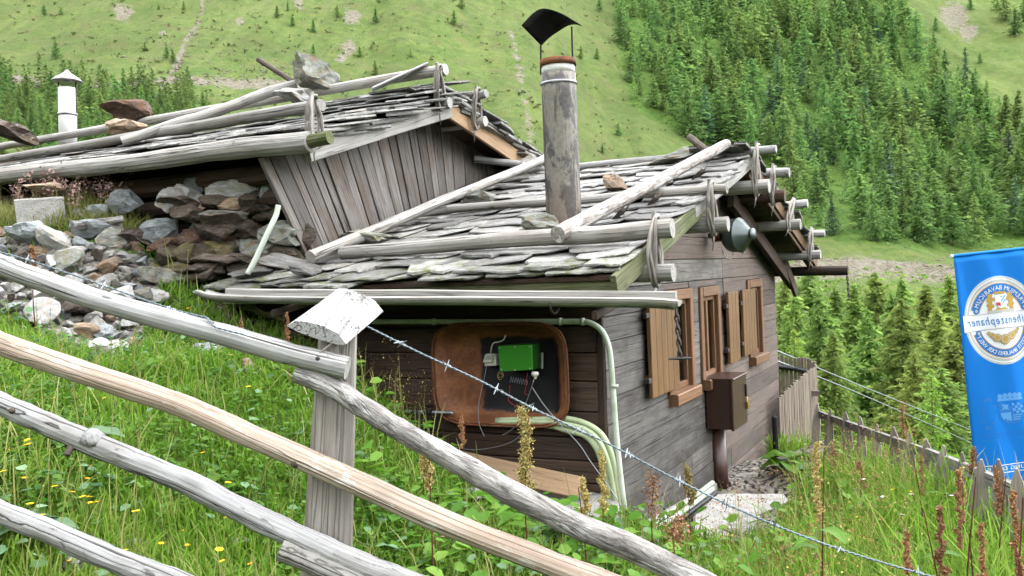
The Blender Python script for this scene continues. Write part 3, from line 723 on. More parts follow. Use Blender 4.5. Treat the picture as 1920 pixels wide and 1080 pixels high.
def slate_rows(parent, base, s0, s1, step, u0, u1, S, N, seed, wlo=.26, whi=.52, lift=0.02, mossrow=1, flip=1, warp=None):
    rr = random.Random(seed); r = 0; s = s0
    while s < s1:
        u = u0 + rr.uniform(-.1, .05)
        while u < u1 - .08:
            w = min(rr.uniform(wlo, whi), u1 + rr.uniform(-.02, .05) - u)
            if w < .1: break
            l = step * rr.uniform(1.75, 2.2)
            P = base + U_ * (u + w / 2) + S * (s + rr.uniform(-.055, .05)) + N * (lift + rr.uniform(0, .012) + (warp(u, s) if warp else 0))
            me = rr.choice(SLATE_M) if r < mossrow else rr.choice(SLATE)
            slate(parent, P, U_ * flip, S, N, w * 1.0, l, rr.uniform(.012, .028), me, -math.radians(rr.uniform(3.0, 7.0)), rr.uniform(-.12, .12), rr.uniform(-.05, .05))
            u += w * rr.uniform(.95, 1.04)
        s += step * rr.uniform(.93, 1.07); r += 1
E1 = H(0, -.65, WE)
slate_rows(hut, E1, -.10, .0, .2, UL, .38, S1, N1, 1, lift=.006, mossrow=1)
slate_rows(hut, E1, -.06, 3.5, .215, UL, .38, S1, N1, 2, lift=.03, mossrow=1)
slate_rows(hut, H(0, 6.25, roof_w(6.25)), 0, 3.55, .215, -.12, .42, S2, N2, 3, lift=.03, mossrow=0)
# rake boards, fascia, purlins
m = MB(); m.bar(H(.375, -.76, roof_w(-.76) - .06), H(.375, 1.0, roof_w(1.0) - .06), .035, .125, N1, .006, 4, .02, .004); m.build('rake_board', 'moss_wood', hut)
m = MB(); m.bar(H(.378, .86, roof_w(.86) - .03), H(.378, VR + .02, roof_w(VR) - .045), .032, .125, N1, .006, 4, .02, .004); m.build('rake_board', 'grey_wood', hut)
m = MB(); m.bar(H(.372, VR - .02, WR - .075), H(.372, 6.25, roof_w(6.25) - .075), .03, .13, N2, .005, 3); m.build('rake_board', 'shutter_wood', hut)
m = MB(); m.bar(H(.335, VR, WR - .14), H(.335, 6.2, roof_w(6.2) - .14), .06, .1, N2, .005, 3); m.build('rafter', 'brown_log', hut)
m = MB(); m.bar(H(UL, -.64, WE - .075), H(.34, -.64, WE - .075), .03, .11, W_, .004, 6, .03, .004); m.build('fascia', 'moss_wood', hut)
m = MB(); m.bar(H(UL, -.5, WE - .1), H(.30, -.5, WE - .1), .09, .11, W_, .006, 4); m.build('eave_beam', 'dark_wood', hut)
PUR = [(-.257, 1.52, .055, 'grey_wood'), (1.11, 1.85, .055, 'grey_wood'), (2.62, 2.225, .06, 'grey_wood'), (3.34, 2.18, .06, 'brown_log'), (4.12, 1.935, .055, 'grey_wood'), (5.36, 1.63, .055, 'grey_wood')]
for i, (v, w, r, mt) in enumerate(PUR):
    log(H(-1.2, v, w), H(.56, v, w), r, r, 14, 6, .004, i).build('purlin', mt, hut)
m = MB(); m.bar(H(.12, VR + .3, WR - .35), H(.12, 5.95, 1.30), .06, .15, N2, .006, 3); m.build('brace', 'brown_log', hut)
m = MB(); m.bar(H(.13, 5.45, 1.6), H(.16, 5.98, 1.19), .04, .14, N2, .006); m.build('brace', 'brown_log', hut)
for i in range(9):
    a = VR + .15 + i * .36; m = MB(); m.panel([H(-.02, a, roof_w(a) - .055), H(.33, a, roof_w(a) - .055), H(.33, a + .345, roof_w(a + .345) - .055), H(-.02, a + .345, roof_w(a + .345) - .055)], -N2, .02); m.build('soffit_board', 'rust_log', hut)
for i in range(9):
    a = -.6 + i * .36; m = MB(); m.panel([H(-.02, a, roof_w(a) - .055), H(.33, a, roof_w(a) - .055), H(.33, a + .345, roof_w(a + .345) - .055), H(-.02, a + .345, roof_w(a + .345) - .055)], -N1, .02); m.build('soffit_board', 'brown_log', hut)
# flue pipe
CB = H(-.47, .52, roof_w(.52)); CT = Vv(1046, 118, .52); ax = (CT - CB).normalized(); HT = (CT - CB).length; cr = .124
m = MB(); m.lathe(CB - ax * .12, ax, [(0, cr * 1.02), (.14, cr * 1.015), (HT - .1, cr), (HT + .04, cr)], 28); m.gr = [Vector((q.x, q.y, q.z)) for q in m.gr]
flue = m.build('chimney', 'flaking_pipe', hut, smooth=False, label='tall grey flue pipe with flaking paint')
for p in flue.data.polygons: p.use_smooth = len(p.vertices) == 4
def part(m, name, mat, par, smooth=False, label=None): return m.build(name, mat, par, smooth=smooth, label=label)
m = MB(); m.lathe(CB + ax * (HT - .16), ax, [(0, cr + .004), (.01, cr + .012), (.02, cr + .004)], 28, False); part(m, 'pipe_band', 'tin', flue, True)
m = MB(); m.lathe(CB + ax * (HT - .09), ax, [(0, cr - .012), (0, cr - .004), (.075, cr - .006), (.075, cr - .012)], 28, False); part(m, 'pipe_neck', 'white_plaster', flue, True)
m = MB(); m.lathe(CB + ax * (HT - .025), ax, [(0, cr - .006), (.0, cr + .006), (.045, cr + .007), (.045, cr - .006)], 28, False); part(m, 'rust_ring', 'rust_metal', flue, True)
ctop = CB + ax * (HT + .02); D = px(ctop)[2]
near = smooth_path([at(978, 48, D - .1), at(1000, 25, D - .1), at(1020, 16, D - .1), at(1050, 24, D - .1), at(1075, 38, D - .1), at(1091, 48, D - .1)], 4)
fard = smooth_path([at(1015, 86, D + .12), at(1030, 71, D + .12), at(1050, 57, D + .12), at(1066, 48, D + .12), at(1080, 46, D + .12), at(1090, 49, D + .12)], 4)
m = MB(); m.grid([[a.lerp(b, i / 4) for a, b in zip(near, fard)] for i in range(5)], .004); part(m, 'chimney_cap', 'black_metal', flue, True)
for xa, ya, xb, yb, dd in ((1014, 84, 1014, 140, .05), (1072, 50, 1074, 130, -.02)):
    m = MB(); m.bar(at(xa, ya, D + dd), at(xb, yb, D + dd), .012, .008, V_); part(m, 'cap_strut', 'black_metal', flue)
# hollowed log gutter under the near eave
gp = [Vv(x, y, -.93) for x, y in ((378, 552), (430, 562), (640, 566), (860, 566), (1080, 568), (1225, 570), (1274, 574))]
gpp = smooth_path(gp, 6); m = MB()
def gsec(i, t):
    r = .050 + .008 * t; tip = 1 - .45 * max(0, (t - .965) / .035)
    out = []
    for j in range(13):
        a = math.pi * (1.0 + j / 12.0) ; out.append((math.cos(a) * r * 1.25 * tip, math.sin(a) * r * .9 * tip + .028))
    for j in range(9):
        a = math.pi * (2 - j / 8.0); out.append((math.cos(a) * r * .8 * tip, -abs(math.sin(a)) * r * .5 * tip + .034))
    return out
m.sweep(gpp, gsec, W_); gut = m.build('gutter', 'pale_wood', hut, label='hollowed log gutter along the near eave')
b0, b1 = Vv(425, 548, -.84), Vv(1268, 556, -.84)
m = MB(); m.bar(b0, b1, .03, .055, W_, .006, 8, .04, .003); part(m, 'back_board', 'grey_wood', gut)
gs_ = Vv(1040, 568, -.93); m = MB(); m.tube([gs_ + V_ * (math.cos(a) * .062) + W_ * (math.sin(a) * .056 - .002) + U_ * .0 for a in np.linspace(math.pi * .05, -math.pi * 1.05, 14)], .007, 5); part(m, 'strap', 'iron', gut)
for x in (520, 1120):
    q = Vv(x, 570, -.93); m = MB(); m.bar(q + V_ * .5 + W_ * .02, q - W_ * .06 + V_ * -.05, .03, .045, W_); part(m, 'gutter_bracket', 'dark_wood', gut)
# far gutter sticking out beyond the gable
m = MB(); m.tube(line_pts(H(-.9, 6.05, 1.46), Vv(1590, 507, 6.05), 8, .006, 4), .058, 12, True, .08, 3); m.build('gutter', 'dark_wood', hut, label='dark log gutter of the far eave, sticking out past the gable')
# slates resting against the barn at the upper left end are part of the roof bed

# ================================================================== THE BARN BEHIND
UB = -2.25; UR = -1.92
BV, BW, BRV, BRW = -.62, 2.47, 1.42, 3.08                            # near eave and ridge of its roof
KB = (BRW - BW) / (BRV - BV); KB2 = .225
def bw(v): return BW + KB * (v - BV) if v <= BRV else BRW - KB2 * (v - BRV)
barn = thing('barn', H(-4.2, 0, 1.6), 'old grey barn with slate roof and a slanting gable of upright planks', 'barn')
top = [(488, 296), (600, 268), (720, 232), (838, 196), (872, 208), (905, 222), (940, 250)]
bot = [(575, 472), (640, 449), (720, 413), (800, 378), (868, 347), (905, 332), (942, 318)]
def along(pl, t):
    L = [0]
    for a, b in zip(pl[:-1], pl[1:]): L.append(L[-1] + math.hypot(b[0] - a[0], b[1] - a[1]))
    s = t * L[-1]; k = max(i for i in range(len(pl) - 1) if L[i] <= s + 1e-9); f = (s - L[k]) / (L[k + 1] - L[k])
    return (pl[k][0] + (pl[k + 1][0] - pl[k][0]) * f, pl[k][1] + (pl[k + 1][1] - pl[k][1]) * f)
rr = random.Random(8); ts = [0.]
while ts[-1] < .97: ts.append(ts[-1] + rr.uniform(.028, .058))
ts[-1] = 1.
for k, (a, b) in enumerate(zip(ts[:-1], ts[1:])):
    e = UB + rr.uniform(-.012, .012); g0 = .0012
    sh = rr.uniform(-7, 7)
    t0, t1 = along(top, a + g0), along(top, b - g0); b0, b1 = along(bot, a + g0), along(bot, b - g0)
    P = [U(b0[0], b0[1] + 6 + sh, e), U(b1[0], b1[1] + 6 + sh, e), U(*t1, e), U(*t0, e)]
    m = MB(); m.panel(P, U_, .028, .004, (P[3] - P[0])); m.build('gable_plank', 'gable_plank', barn)
# body behind the planks
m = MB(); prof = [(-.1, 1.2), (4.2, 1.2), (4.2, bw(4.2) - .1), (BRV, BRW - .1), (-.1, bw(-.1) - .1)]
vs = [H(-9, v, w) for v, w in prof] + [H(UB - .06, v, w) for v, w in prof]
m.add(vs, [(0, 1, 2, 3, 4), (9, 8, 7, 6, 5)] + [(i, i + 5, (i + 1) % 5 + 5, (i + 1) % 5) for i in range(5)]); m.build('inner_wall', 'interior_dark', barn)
for k in range(2):
    log(H(-9, -.2 - .08 * (1 - k), 2.36 - k * .17), H(-2.4, -.2 - .08 * (1 - k), 2.36 - k * .17), .075, .075, 10, 12, .01, k).build('wall_log', 'brown_log', barn)
SB = (V_ + W_ * KB).normalized(); NB = (W_ - V_ * KB).normalized(); SB2 = (-V_ + W_ * KB2).normalized(); NB2 = (W_ + V_ * KB2).normalized()
m = MB(); m.grid([[H(u, v, bw(v) + .05) for v in (BV + .3, .4, BRV)] for u in (-8.5, UR - .03)], .025); m.grid([[H(u, v, bw(v) - .02) for v in (BRV, 2.6, 4.0)] for u in (-8.5, UR - .03)], .025); m.build('roof_deck', 'brown_log', barn)
def onB(x, y, lift): return onroof(x, y, BV, BW + lift, KB)
bM = onB(604, 197, .19); vm = uvw(bM)[1]; bM0 = Vv(-60, 309, vm); bR = Vv(836, 130, BRV - .03); vb = uvw(bR)[1]; bR0 = Vv(-60, 286, vb)
def BWARP(u, s):
    """the old roof sags: its slates lie just under the two long poles"""
    v = BV + s * .955
    def under(p0, p1, r, vv):
        a, b = uvw(p0), uvw(p1); t = (u - a[0]) / (b[0] - a[0]); return a[2] + (b[2] - a[2]) * t - r - .035 - (bw(vv) + .14)
    gm, gr_ = under(bM0, bM, .045, vm), under(bR0, bR, .045, vb)
    return float(np.interp(v, [BV, vm, vb], [0, gm, gr_]))
for i_, lf in enumerate((.0, .035, .07)): slate_rows(barn, H(0, BV, BW), 0.05 + .03 * i_, 2.1, .26, UR - .42, UR + .03 + .03 * i_, SB, NB, 14 + i_, lift=lf, mossrow=0, wlo=.3, whi=.5)
slate_rows(barn, H(0, BV, BW), 0.06, .1, .2, -7.0, UR - .4, SB, NB, 11, lift=.075, mossrow=0, wlo=.25, whi=.5)
slate_rows(barn, H(0, BV, BW), 0.08, 2.1, .21, -7.0, UR + .06, SB, NB, 12, lift=.115, mossrow=0, wlo=.28, whi=.55, warp=BWARP)
for i_, lf in enumerate((.02, .06, .10)): slate_rows(barn, H(0, 4.05, bw(4.05)), .05 * i_, 2.62, .24, UR - .45, UR + .04 + .02 * i_, SB2, NB2, 13 + 20 * i_, lift=lf, mossrow=0)
m = MB(); m.bar(H(UR, BV + .12, bw(BV + .12) - .06), H(UR, BRV + .02, bw(BRV) - .07), .035, .14, NB, .006, 5, .03, .004); m.build('rake_board', 'grey_wood', barn)
m = MB(); m.bar(H(UR - .004, BRV, BRW - .07), H(UR - .004, 3.7, bw(3.7) - .07), .035, .15, NB2, .006, 4, .02); m.build('rake_board', 'board_wood', barn)
for i in range(6):
    a = BRV + .05 + i * .38; m = MB(); m.panel([H(UB + .01, a, bw(a) - .05), H(UR, a, bw(a) - .05), H(UR, a + .365, bw(a + .365) - .05), H(UB + .01, a + .365, bw(a + .365) - .05)], -NB2, .02); m.build('soffit_board', 'brown_log', barn)
for i in range(5):
    a = BV + .05 + i * .39; m = MB(); m.panel([H(UB + .01, a, bw(a) - .05), H(UR, a, bw(a) - .05), H(UR, a + .375, bw(a + .375) - .05), H(UB + .01, a + .375, bw(a + .375) - .05)], -NB, .02); m.build('soffit_board', 'brown_log', barn)
bp1 = U(838, 193, -1.83); bp2 = U(905, 228, -1.83); bp3 = U(940, 290, -1.85)
for i, p in enumerate((bp1, bp2)): log(p - U_ * .9, p + U_ * .03, .047, .047, 12, 5, .004, 30 + i).build('purlin', 'grey_wood', barn)
log(bp3 - U_ * .35 + V_ * .1, U(975, 308, -1.8), .035, .035, 10, 4, .004, 33).build('purlin', 'silver_wood', barn)
e1 = U(583, 265, -1.78); e0 = Vv(-60, 339, uvw(e1)[1])
log(e0, e1, .062, .072, 14, 30, .02, 6).build('eave_log', 'pale_wood', barn)
log(e1 - U_ * .02, e1 + U_ * .16 + W_ * .01, .05, .045, 12, 3, .0, 7).build('eave_log', 'moss_wood', barn)
# white chimney beyond the ridge
cb = at(128, 300, 10.6); ct = at(126, 165, 10.6); axb = (ct - cb).normalized(); hh = (ct - cb).length
m = MB(); m.lathe(cb, axb, [(0, .098), (hh, .098)], 24); wc = m.build('chimney', 'white_plaster', barn, label='white chimney pipe with a small conical tin cap')
for p in wc.data.polygons: p.use_smooth = len(p.vertices) == 4
m = MB(); m.lathe(cb + axb * (hh * .615), axb, [(0, .1), (0, .106), (.03, .106), (.03, .1)], 24, False); part(m, 'pipe_band', 'tin', wc, True)
ch = cb + axb * (hh + .07); m = MB(); m.lathe(ch, axb, [(.0, .165), (.012, .168), (.05, .12), (.09, .06), (.115, .03), (.14, .012)], 24); part(m, 'chimney_cap', 'tin', wc, True)
for sx in (-1, 1): m = MB(); m.bar(cb + axb * hh * .64 + RGT * sx * .1, ch + RGT * sx * .1, .02, .012, V_); part(m, 'cap_strut', 'iron', wc)

# ================================================================== POLES, TIES AND STONES LYING ON THE ROOFS
def pole(p0, p1, r0, r1, mat, label, seed, wob=.02, rough=.12, group='poles weighting the slate roofs', name='roof_pole'):
    m = log(p0, p1, r0, r1, 14, 22, wob, seed, rough); return m.build(name, mat, None, label, 'pole', group)
pA = -.243; pole(Vv(640, 474, pA), H(.56, pA, 1.785), .045, .058, 'pale_wood', 'pale thick pole lying along the hut roof just above its eave', 1)
pole(Vv(840, 392, 1.07), H(.57, 1.07, 2.10), .034, .037, 'pale_wood', 'thin pole lying along the middle of the hut roof, behind the flue', 2)
pole(H(-2.0, 2.68, 2.56), H(.62, 2.68, 2.545), .036, .036, 'silver_wood', 'thin pole along the ridge of the hut roof', 3)
pole(H(-.5, 3.38, 2.405), H(.6, 3.38, 2.40), .045, .047, 'silver_wood', 'pole with a round sawn end just behind the ridge of the hut', 4)
pole(H(-.5, 4.347, 2.155), H(.6, 4.347, 2.155), .042, .044, 'silver_wood', 'pole end tied half way down the far slope of the hut roof', 5)
pole(H(-.5, 5.452, 1.869), H(.6, 5.452, 1.869), .042, .042, 'silver_wood', 'pole end tied lowest on the far slope of the hut roof', 6)
def onR(x, y, lift): return onroof(x, y, -.65, WE + lift, K1)
pole(onR(582, 482, .13), onR(1025, 296, .16), .045, .04, 'pale_wood', 'long bare pole lying slantwise up the hut roof beside the barn planks', 7, .015)
pB0, pB1 = onR(1046, 440, .15), onR(1362, 270, .17)
pole(pB0, pB1, .052, .044, 'flaky_bark', 'thick pole with peeling bark lying slantwise over the hut roof in front of the flue', 8, .015, .1)
pole(onR(1335, 292, .1), at(1292, 257, px(onR(1335, 292, .1))[2] + .25), .032, .032, 'larch_bark', 'short bark covered stub poking up at the hut ridge', 9)
# pieces of loose bark hanging from the peeling pole
for k, (f, dx) in enumerate(((.42, .06), (.30, -.03), (.72, .05))):
    q = pB0.lerp(pB1, f) - W_ * .03; m = MB(); d = (pB1 - pB0).normalized()
    P = [[q + d * (i * .035 - .05) + U_ * (dx + .045 * math.cos(j * .6)) + W_ * (-.02 - .018 * j + .012 * math.sin(i * 2 + j)) for j in range(5)] for i in range(5)]
    m.grid(P, .004); m.build('bark_flake', 'rust_log', None, ('curl of red bark hanging half way along the peeling roof pole', 'curl of bark near the sawn lower end of the peeling roof pole', 'pale splinter of bark near the upper end of the peeling roof pole')[k], 'bark')
pole(bR0, bR, .042, .048, 'pale_wood', 'long pole along the ridge of the barn roof', 10, .02)
pole(bM0, bM, .038, .05, 'pale_wood', 'long pole lying across the middle of the barn roof', 11, .025)
bF = U(912, 175, -1.74); pole(bF - U_ * .35, bF, .038, .038, 'grey_wood', 'short pole end tied behind the peak of the barn roof', 12)
q0 = Vv(229, 266, vm - .22); q1 = Vv(555, 158, vb - .05)
pole(q0, q1, .045, .05, 'grey_wood', 'thick short pole lying slantwise across the two poles of the barn roof', 13, .02)
q2 = Vv(548, 152, vb + .12); pole(q2, at(484, 111, px(q2)[2] + .1), .026, .028, 'larch_bark', 'dark stick poking up beside the big stone on the barn ridge', 14, .0)
m = MB(); m.bar(Vv(698, 168, vb - .28), Vv(802, 121, vb + .02), .15, .02, W_, .006, 4, .06); m.build('loose_board', 'silver_wood', None, 'pale loose board leaning on the ridge pole of the barn', 'board')
def rstone(x, y, D, wpx, hpx, mat, k, label, rot=(0, 0, 0), sub=3, yk=.8, name='roof_stone', group='stones weighting the slate roofs'):
    w = wpx / F * D / 2 * 1.4; h = hpx / F * D / 2 * 1.5; D -= .12
    o = put_stone(name, mat, k, at(x, y, D), (w, w * yk, h), rot, None, sub)
    return tag(o, label, 'stone', group)
dB = lambda x, y, v: px(Vv(x, y, v))[2]
rstone(584, 136, dB(584, 136, vb), 78, 50, 'lichen_stone', 2, 'big angular grey stone on the barn ridge pole', (0, .35, .4))
rstone(546, 178, dB(546, 178, vm + .3), 62, 34, 'pale_stone', 5, 'rounded pale stone on the middle pole of the barn roof', (.1, .2, .9))
rstone(230, 208, dB(230, 208, vb), 74, 40, 'red_stone', 4, 'rust red stone at the barn ridge', (0, .1, .3))
rstone(228, 238, dB(228, 238, vm + .25), 60, 36, 'tan_stone', 7, 'tan block of stone beside the thick slanting pole on the barn roof', (.1, 0, .5))
rstone(26, 246, dB(26, 246, vm + .5), 96, 40, 'brown_stone', 3, 'dark brown stone at the far end of the barn roof', (0, .25, .2))
dH = lambda x, y, l: px(onR(x, y, l))[2]
rstone(889, 369, dH(889, 385, 0), 54, 30, 'lichen_stone', 6, 'square grey stone on the thin middle pole of the hut roof', (0, .05, .2), yk=.7)
rstone(1151, 349, dH(1151, 362, 0), 60, 28, 'tan_stone', 8, 'rounded brownish stone resting on the middle pole beyond the flue', (.1, .1, 1.0))
rstone(1022, 420, dH(1022, 432, 0), 66, 30, 'lichen_stone', 9, 'lichen covered stone at the foot of the flue', (.0, .15, .4))
rstone(1272, 293, dH(1272, 305, 0), 92, 26, 'lichen_stone', 10, 'flat stone under the upper end of the peeling pole', (0, -.1, .3))
rstone(692, 449, dH(692, 462, 0), 92, 24, 'lichen_stone', 11, 'dark flat stone wedged under the bare pole low on the hut roof', (0, .1, .6))
rstone(1002, 318, dH(1002, 326, 0), 46, 38, 'pale_stone', 12, 'white stone under the upper end of the bare pole', (.3, 0, .2))
for k, (x, y, w, h, l) in enumerate(((535, 490, 96, 22, 'large loose slate slab beside the low end of the bare pole'), (572, 506, 62, 16, 'small loose slate slab below the bare pole'), (470, 512, 80, 16, 'loose slate slab near the corner of the hut roof by the pipe'))):
    rstone(x, y, dH(x, y + 6, .02), w, h, 'slate', 13 + k, l, (.12, .2 - .1 * k, .3), 2, 1.0, 'loose_slab', 'loose slabs on the hut roof')
# withes: rings of twisted twig that tie each roof pole to the purlin under it
def withe(A, B, ra, rb, label, seed, peg=True, dim=0):
    A, B = Vector(A), Vector(B); c = (A + B) / 2; up = (A - B).normalized(); sd = U_.cross(up).normalized(); hl = (A - B).length / 2
    t = thing('withe_tie', B, label, 'tie', 'twisted twig ties at the roof edges'); rr = random.Random(seed)
    for k in range(3):
        pts = []
        for i in range(25):
            a = 2 * math.pi * i / 24 + k * 2.1; r = max(ra, rb) + .016
            p = c + sd * math.cos(a) * r * rr.uniform(.92, 1.12) + up * (math.sin(a) * (hl + (ra if math.sin(a) > 0 else rb) + .02)) + U_ * (math.sin(a * 1.5 + k * 2.1) * .018 + .008 * (k - 1))
            pts.append(p)
        pts[-1] = pts[0]
        m = MB(); m.tube(smooth_path(pts, 3), .0125, 6, False, .2, seed + k); m.build('withe_strand', 'twig_wood', t, smooth=True)
    q = B - up * (rb + .02); m = MB(); m.tube(smooth_path([q, q - up * .05 + sd * .03, q - up * .11 + sd * .02 - U_ * .02 + V_ * .03], 4), lambda s: .009 * (1 - .6 * s), 5, True, .2, seed); m.build('loose_end', 'twig_wood', t)
    if peg: m = MB(); m.bar(A + up * (ra + .045) + sd * .01, B + up * (rb * .5) + sd * .01 - U_ * .02, .03, .022, U_, .004); m.build('peg', 'grey_wood', t)
U0 = .45
TIES = [((-.243, 1.785), .058, 0, 'withe tie lowest on the near rake of the hut, beside the gutter end'), ((1.07, 2.10), .037, 1, 'withe tie half way up the near rake of the hut, beside the grey lamp'), ((2.68, 2.545), .036, 2, 'withe tie at the ridge of the hut, the topmost one'),
        ((3.38, 2.40), .047, 3, 'withe tie just behind the ridge of the hut'), ((4.347, 2.155), .044, 4, 'withe tie half way down the far rake of the hut'), ((5.452, 1.869), .042, 5, 'withe tie at the lower end of the far rake of the hut')]
for (v, w), r, k, lab in TIES: withe(H(U0, v, w), H(U0, PUR[k][0], PUR[k][1]), r, PUR[k][2], lab, 50 + k * 5)
withe(U(822, 138, -1.83), U(826, 192, -1.86), .048, .047, 'withe tie at the peak of the barn gable', 90)
withe(U(894, 178, -1.83), U(893, 228, -1.86), .038, .047, 'withe tie behind the peak of the barn gable', 95)
withe(U(588, 199, -1.80), U(592, 258, -1.80), .05, .05, 'withe tie at the eave of the barn, end of its middle pole', 100)

# ================================================================== THINGS ON AND BESIDE THE HUT
def chain(name, p0, p1, n, rad, label, bar=None):
    p0, p1 = Vector(p0), Vector(p1); t = thing(name, p1, label, 'chain'); d = (p1 - p0) / n
    for i in range(n):
        c = p0 + d * (i + .5); L = d.length * .68; sd = U_ if i % 2 else V_; dn = d.normalized()
        m = MB(); m.tube([c + dn * math.sin(a) * L + sd * math.cos(a) * L * .42 for a in np.linspace(0, 2 * math.pi, 13)], rad, 5, False); m.build('chain_link', 'iron', t, smooth=True)
    if bar: m = MB(); m.tube([p1 - bar, p1, p1 + bar], lambda s: rad * (1.5 if .2 < s < .8 else 1.0), 6); m.build('toggle_bar', 'iron', t)
chain('hanging_chain', Vv(1268, 580, -.93), Vv(1275, 672, -.93), 8, .006, 'rusty chain with a cross bar hanging from the tip of the near gutter', U_ * .055 + V_ * .02)
chain('hanging_chain', Vv(1588, 514, 6.05), Vv(1592, 562, 6.05), 9, .006, 'thin chain hanging from the end of the far gutter beyond the gable', U_ * .03)
# grey bell-shaped lamp
lv = 2.55; lc = Vv(1352, 443, lv); lt = thing('wall_lamp', lc, 'grey bell shaped metal horn on a bracket under the gable roof', 'horn')
D = px(lc)[2]; axl = (U_ * .94 - V_ * .26 + W_ * .02).normalized(); s = D / F
base = at(1362, 443, D); R = 31 * s
m = MB(); m.lathe(base, axl, [(0, R * .2), (.0, R * .72), (.03, R * .93), (.065, R), (.11, R * 1.0), (.13, R * .97)], 28); m.build('housing', 'lamp_metal', lt, smooth=False)
m = MB(); m.lathe(base + axl * .125, axl, [(0, R * 1.05), (.01, R * 1.06), (.015, R * 1.0), (.045, R * .8), (.085, R * .5), (.10, R * .36), (.11, R * .30), (.125, R * .30), (.127, R * .36), (.135, R * .36), (.137, 0.005)], 28); o = m.build('bell_cone', 'lamp_metal', lt, smooth=True)
for p in lt.children: pass
m = MB(); m.box(at(1342, 441, D) , U_ * .06, V_ * .045, W_ * .02); m.build('bracket', 'iron', lt)
m = MB(); m.box(at(1352, 441, D + .03), U_ * .07, V_ * .05, W_ * .055); m.build('mount_block', 'orange_brown', lt)
m = MB(); m.tube(smooth_path([at(1355, 470, D), at(1360, 482, D - .02), at(1368, 486, D - .04), at(1373, 480, D - .04), at(1374, 468, D - .02)], 5), .006, 5); m.build('cable', 'cream_plastic', lt, smooth=True)
m = MB(); m.lathe(at(1393, 470, D - .05), W_ * -1, [(0, .012), (.02, .008), (.03, .002)], 8); m.build('drain_nozzle', 'tin', lt)
# brown meter cabinet on its post
vf = 2.30; c0 = Vv(1320, 760, vf); ub = (0.0, .30); w0, w1 = onv(1371, 806, vf)[2], onv(1371, 714, vf)[2]; u1 = onv(1371, 760, vf)[0]
ut = thing('meter_cabinet', H(u1 / 2, vf + .25, -.55), 'brown steel meter cabinet on a thick pipe beside the hut wall', 'cabinet')
ua = .012; dv = .5
m = MB(); m.bar(H((ua + u1) / 2, vf + dv / 2, w0), H((ua + u1) / 2, vf + dv / 2, w1), dv, u1 - ua, U_, .01); m.build('housing', 'brown_paint', ut)
m = MB(); m.panel([H(u1 + .022, vf - .012, w0 - .01), H(u1 + .022, vf + dv, w0 - .01), H(u1 + .022, vf + dv, w1 + .012), H(u1 + .022, vf - .012, w1 + .012)], U_, .024, .006); dr = m.build('door', 'brown_paint', ut)
m = MB(); m.bar(H((ua + u1) / 2, vf - .01, w1 + .008), H((ua + u1) / 2, vf + dv + .01, w1 + .008), u1 + .05, .018, W_, .005); m.build('lid', 'brown_paint', ut)
hl = H(u1 + .03, vf + dv * .86, (w0 + w1) / 2 + .03)
m = MB(); m.bar(hl - W_ * .01, hl + W_ * .1, .025, .02, U_); m.build('handle', 'black_metal', dr)
m = MB(); m.bar(hl - W_ * .12 + U_ * .012, hl - W_ * .06 + U_ * .012, .045, .022, U_, .006); m.tube([hl + U_ * .012 - W_ * .06 + V_ * math.cos(a) * .015 + W_ * math.sin(a) * .04 for a in np.linspace(0, math.pi, 9)], .005, 5); m.build('padlock', 'brass', dr)
pp0, pp1 = Vv(1351, 940, 2.6), Vv(1342, 800, 2.6); axp = (pp1 - pp0).normalized(); pl_ = (pp1 - pp0).length
pr = (onv(1362, 870, 2.6)[0] - onv(1328, 870, 2.6)[0]) / 2
m = MB(); m.lathe(pp0 - axp * .15, axp, [(0, pr), (pl_ + .17, pr)], 20); o = m.build('post_pipe', 'brown_paint', ut)
for p in o.data.polygons: p.use_smooth = len(p.vertices) == 4
m = MB(); m.lathe(pp0 + axp * .075, axp, [(0, pr), (0, pr + .008), (.035, pr + .008), (.035, pr)], 20, False); m.build('clamp_ring', 'tin', ut, smooth=True)
def pipe(pts, r, name, mat, label, cat, group=None, n=10, k=8):
    m = MB(); m.tube(smooth_path(pts, k), r, n); return m.build(name, mat, None, label, cat, group, smooth=True)
pipe([Vv(1360, 922, 2.6), Vv(1395, 915, 2.75), Vv(1425, 918, 2.9), Vv(1455, 935, 3.0), Vv(1470, 950, 3.0)], .035, 'drain_pipe', 'rust_log', 'short brown drain hose running from the cabinet post along the ground', 'pipe')
# conduit round the corner
cv = -.055
cond = thing('conduit', Vv(1170, 945, cv), 'pale plastic conduit under the eave that bends down at the hut corner', 'pipe')
m = MB(); m.tube(smooth_path([Vv(600, 603, cv), Vv(690, 603, cv), Vv(870, 603, cv), Vv(1040, 603, cv), Vv(1085, 603, cv), Vv(1108, 606, cv), Vv(1128, 620, cv), Vv(1140, 645, cv), Vv(1145, 675, cv), Vv(1150, 740, cv), Vv(1156, 820, cv), Vv(1163, 890, cv), Vv(1172, 965, cv)], 8), .0185, 12); m.build('tube', 'conduit_plastic', cond, smooth=True)
for x, y, dx, dy in ((1048, 603, 1, 0), (1090, 603, 1, .0), (812, 603, 1, 0), (1152, 721, .07, 1)):
    c = Vv(x, y, cv); c2 = Vv(x + dx * 6, y + dy * 6, cv); m = MB(); m.lathe(c, (c2 - c), [(0, .0185), (0, .025), (.02, .025), (.02, .0185)], 14, False); m.build('clip', 'conduit_plastic', cond, smooth=True)
hl_ = ('upper of the three green hoses arching out below the rusty pan', 'middle of the three green hoses arching out below the rusty pan', 'lower of the three green hoses arching out below the rusty pan')
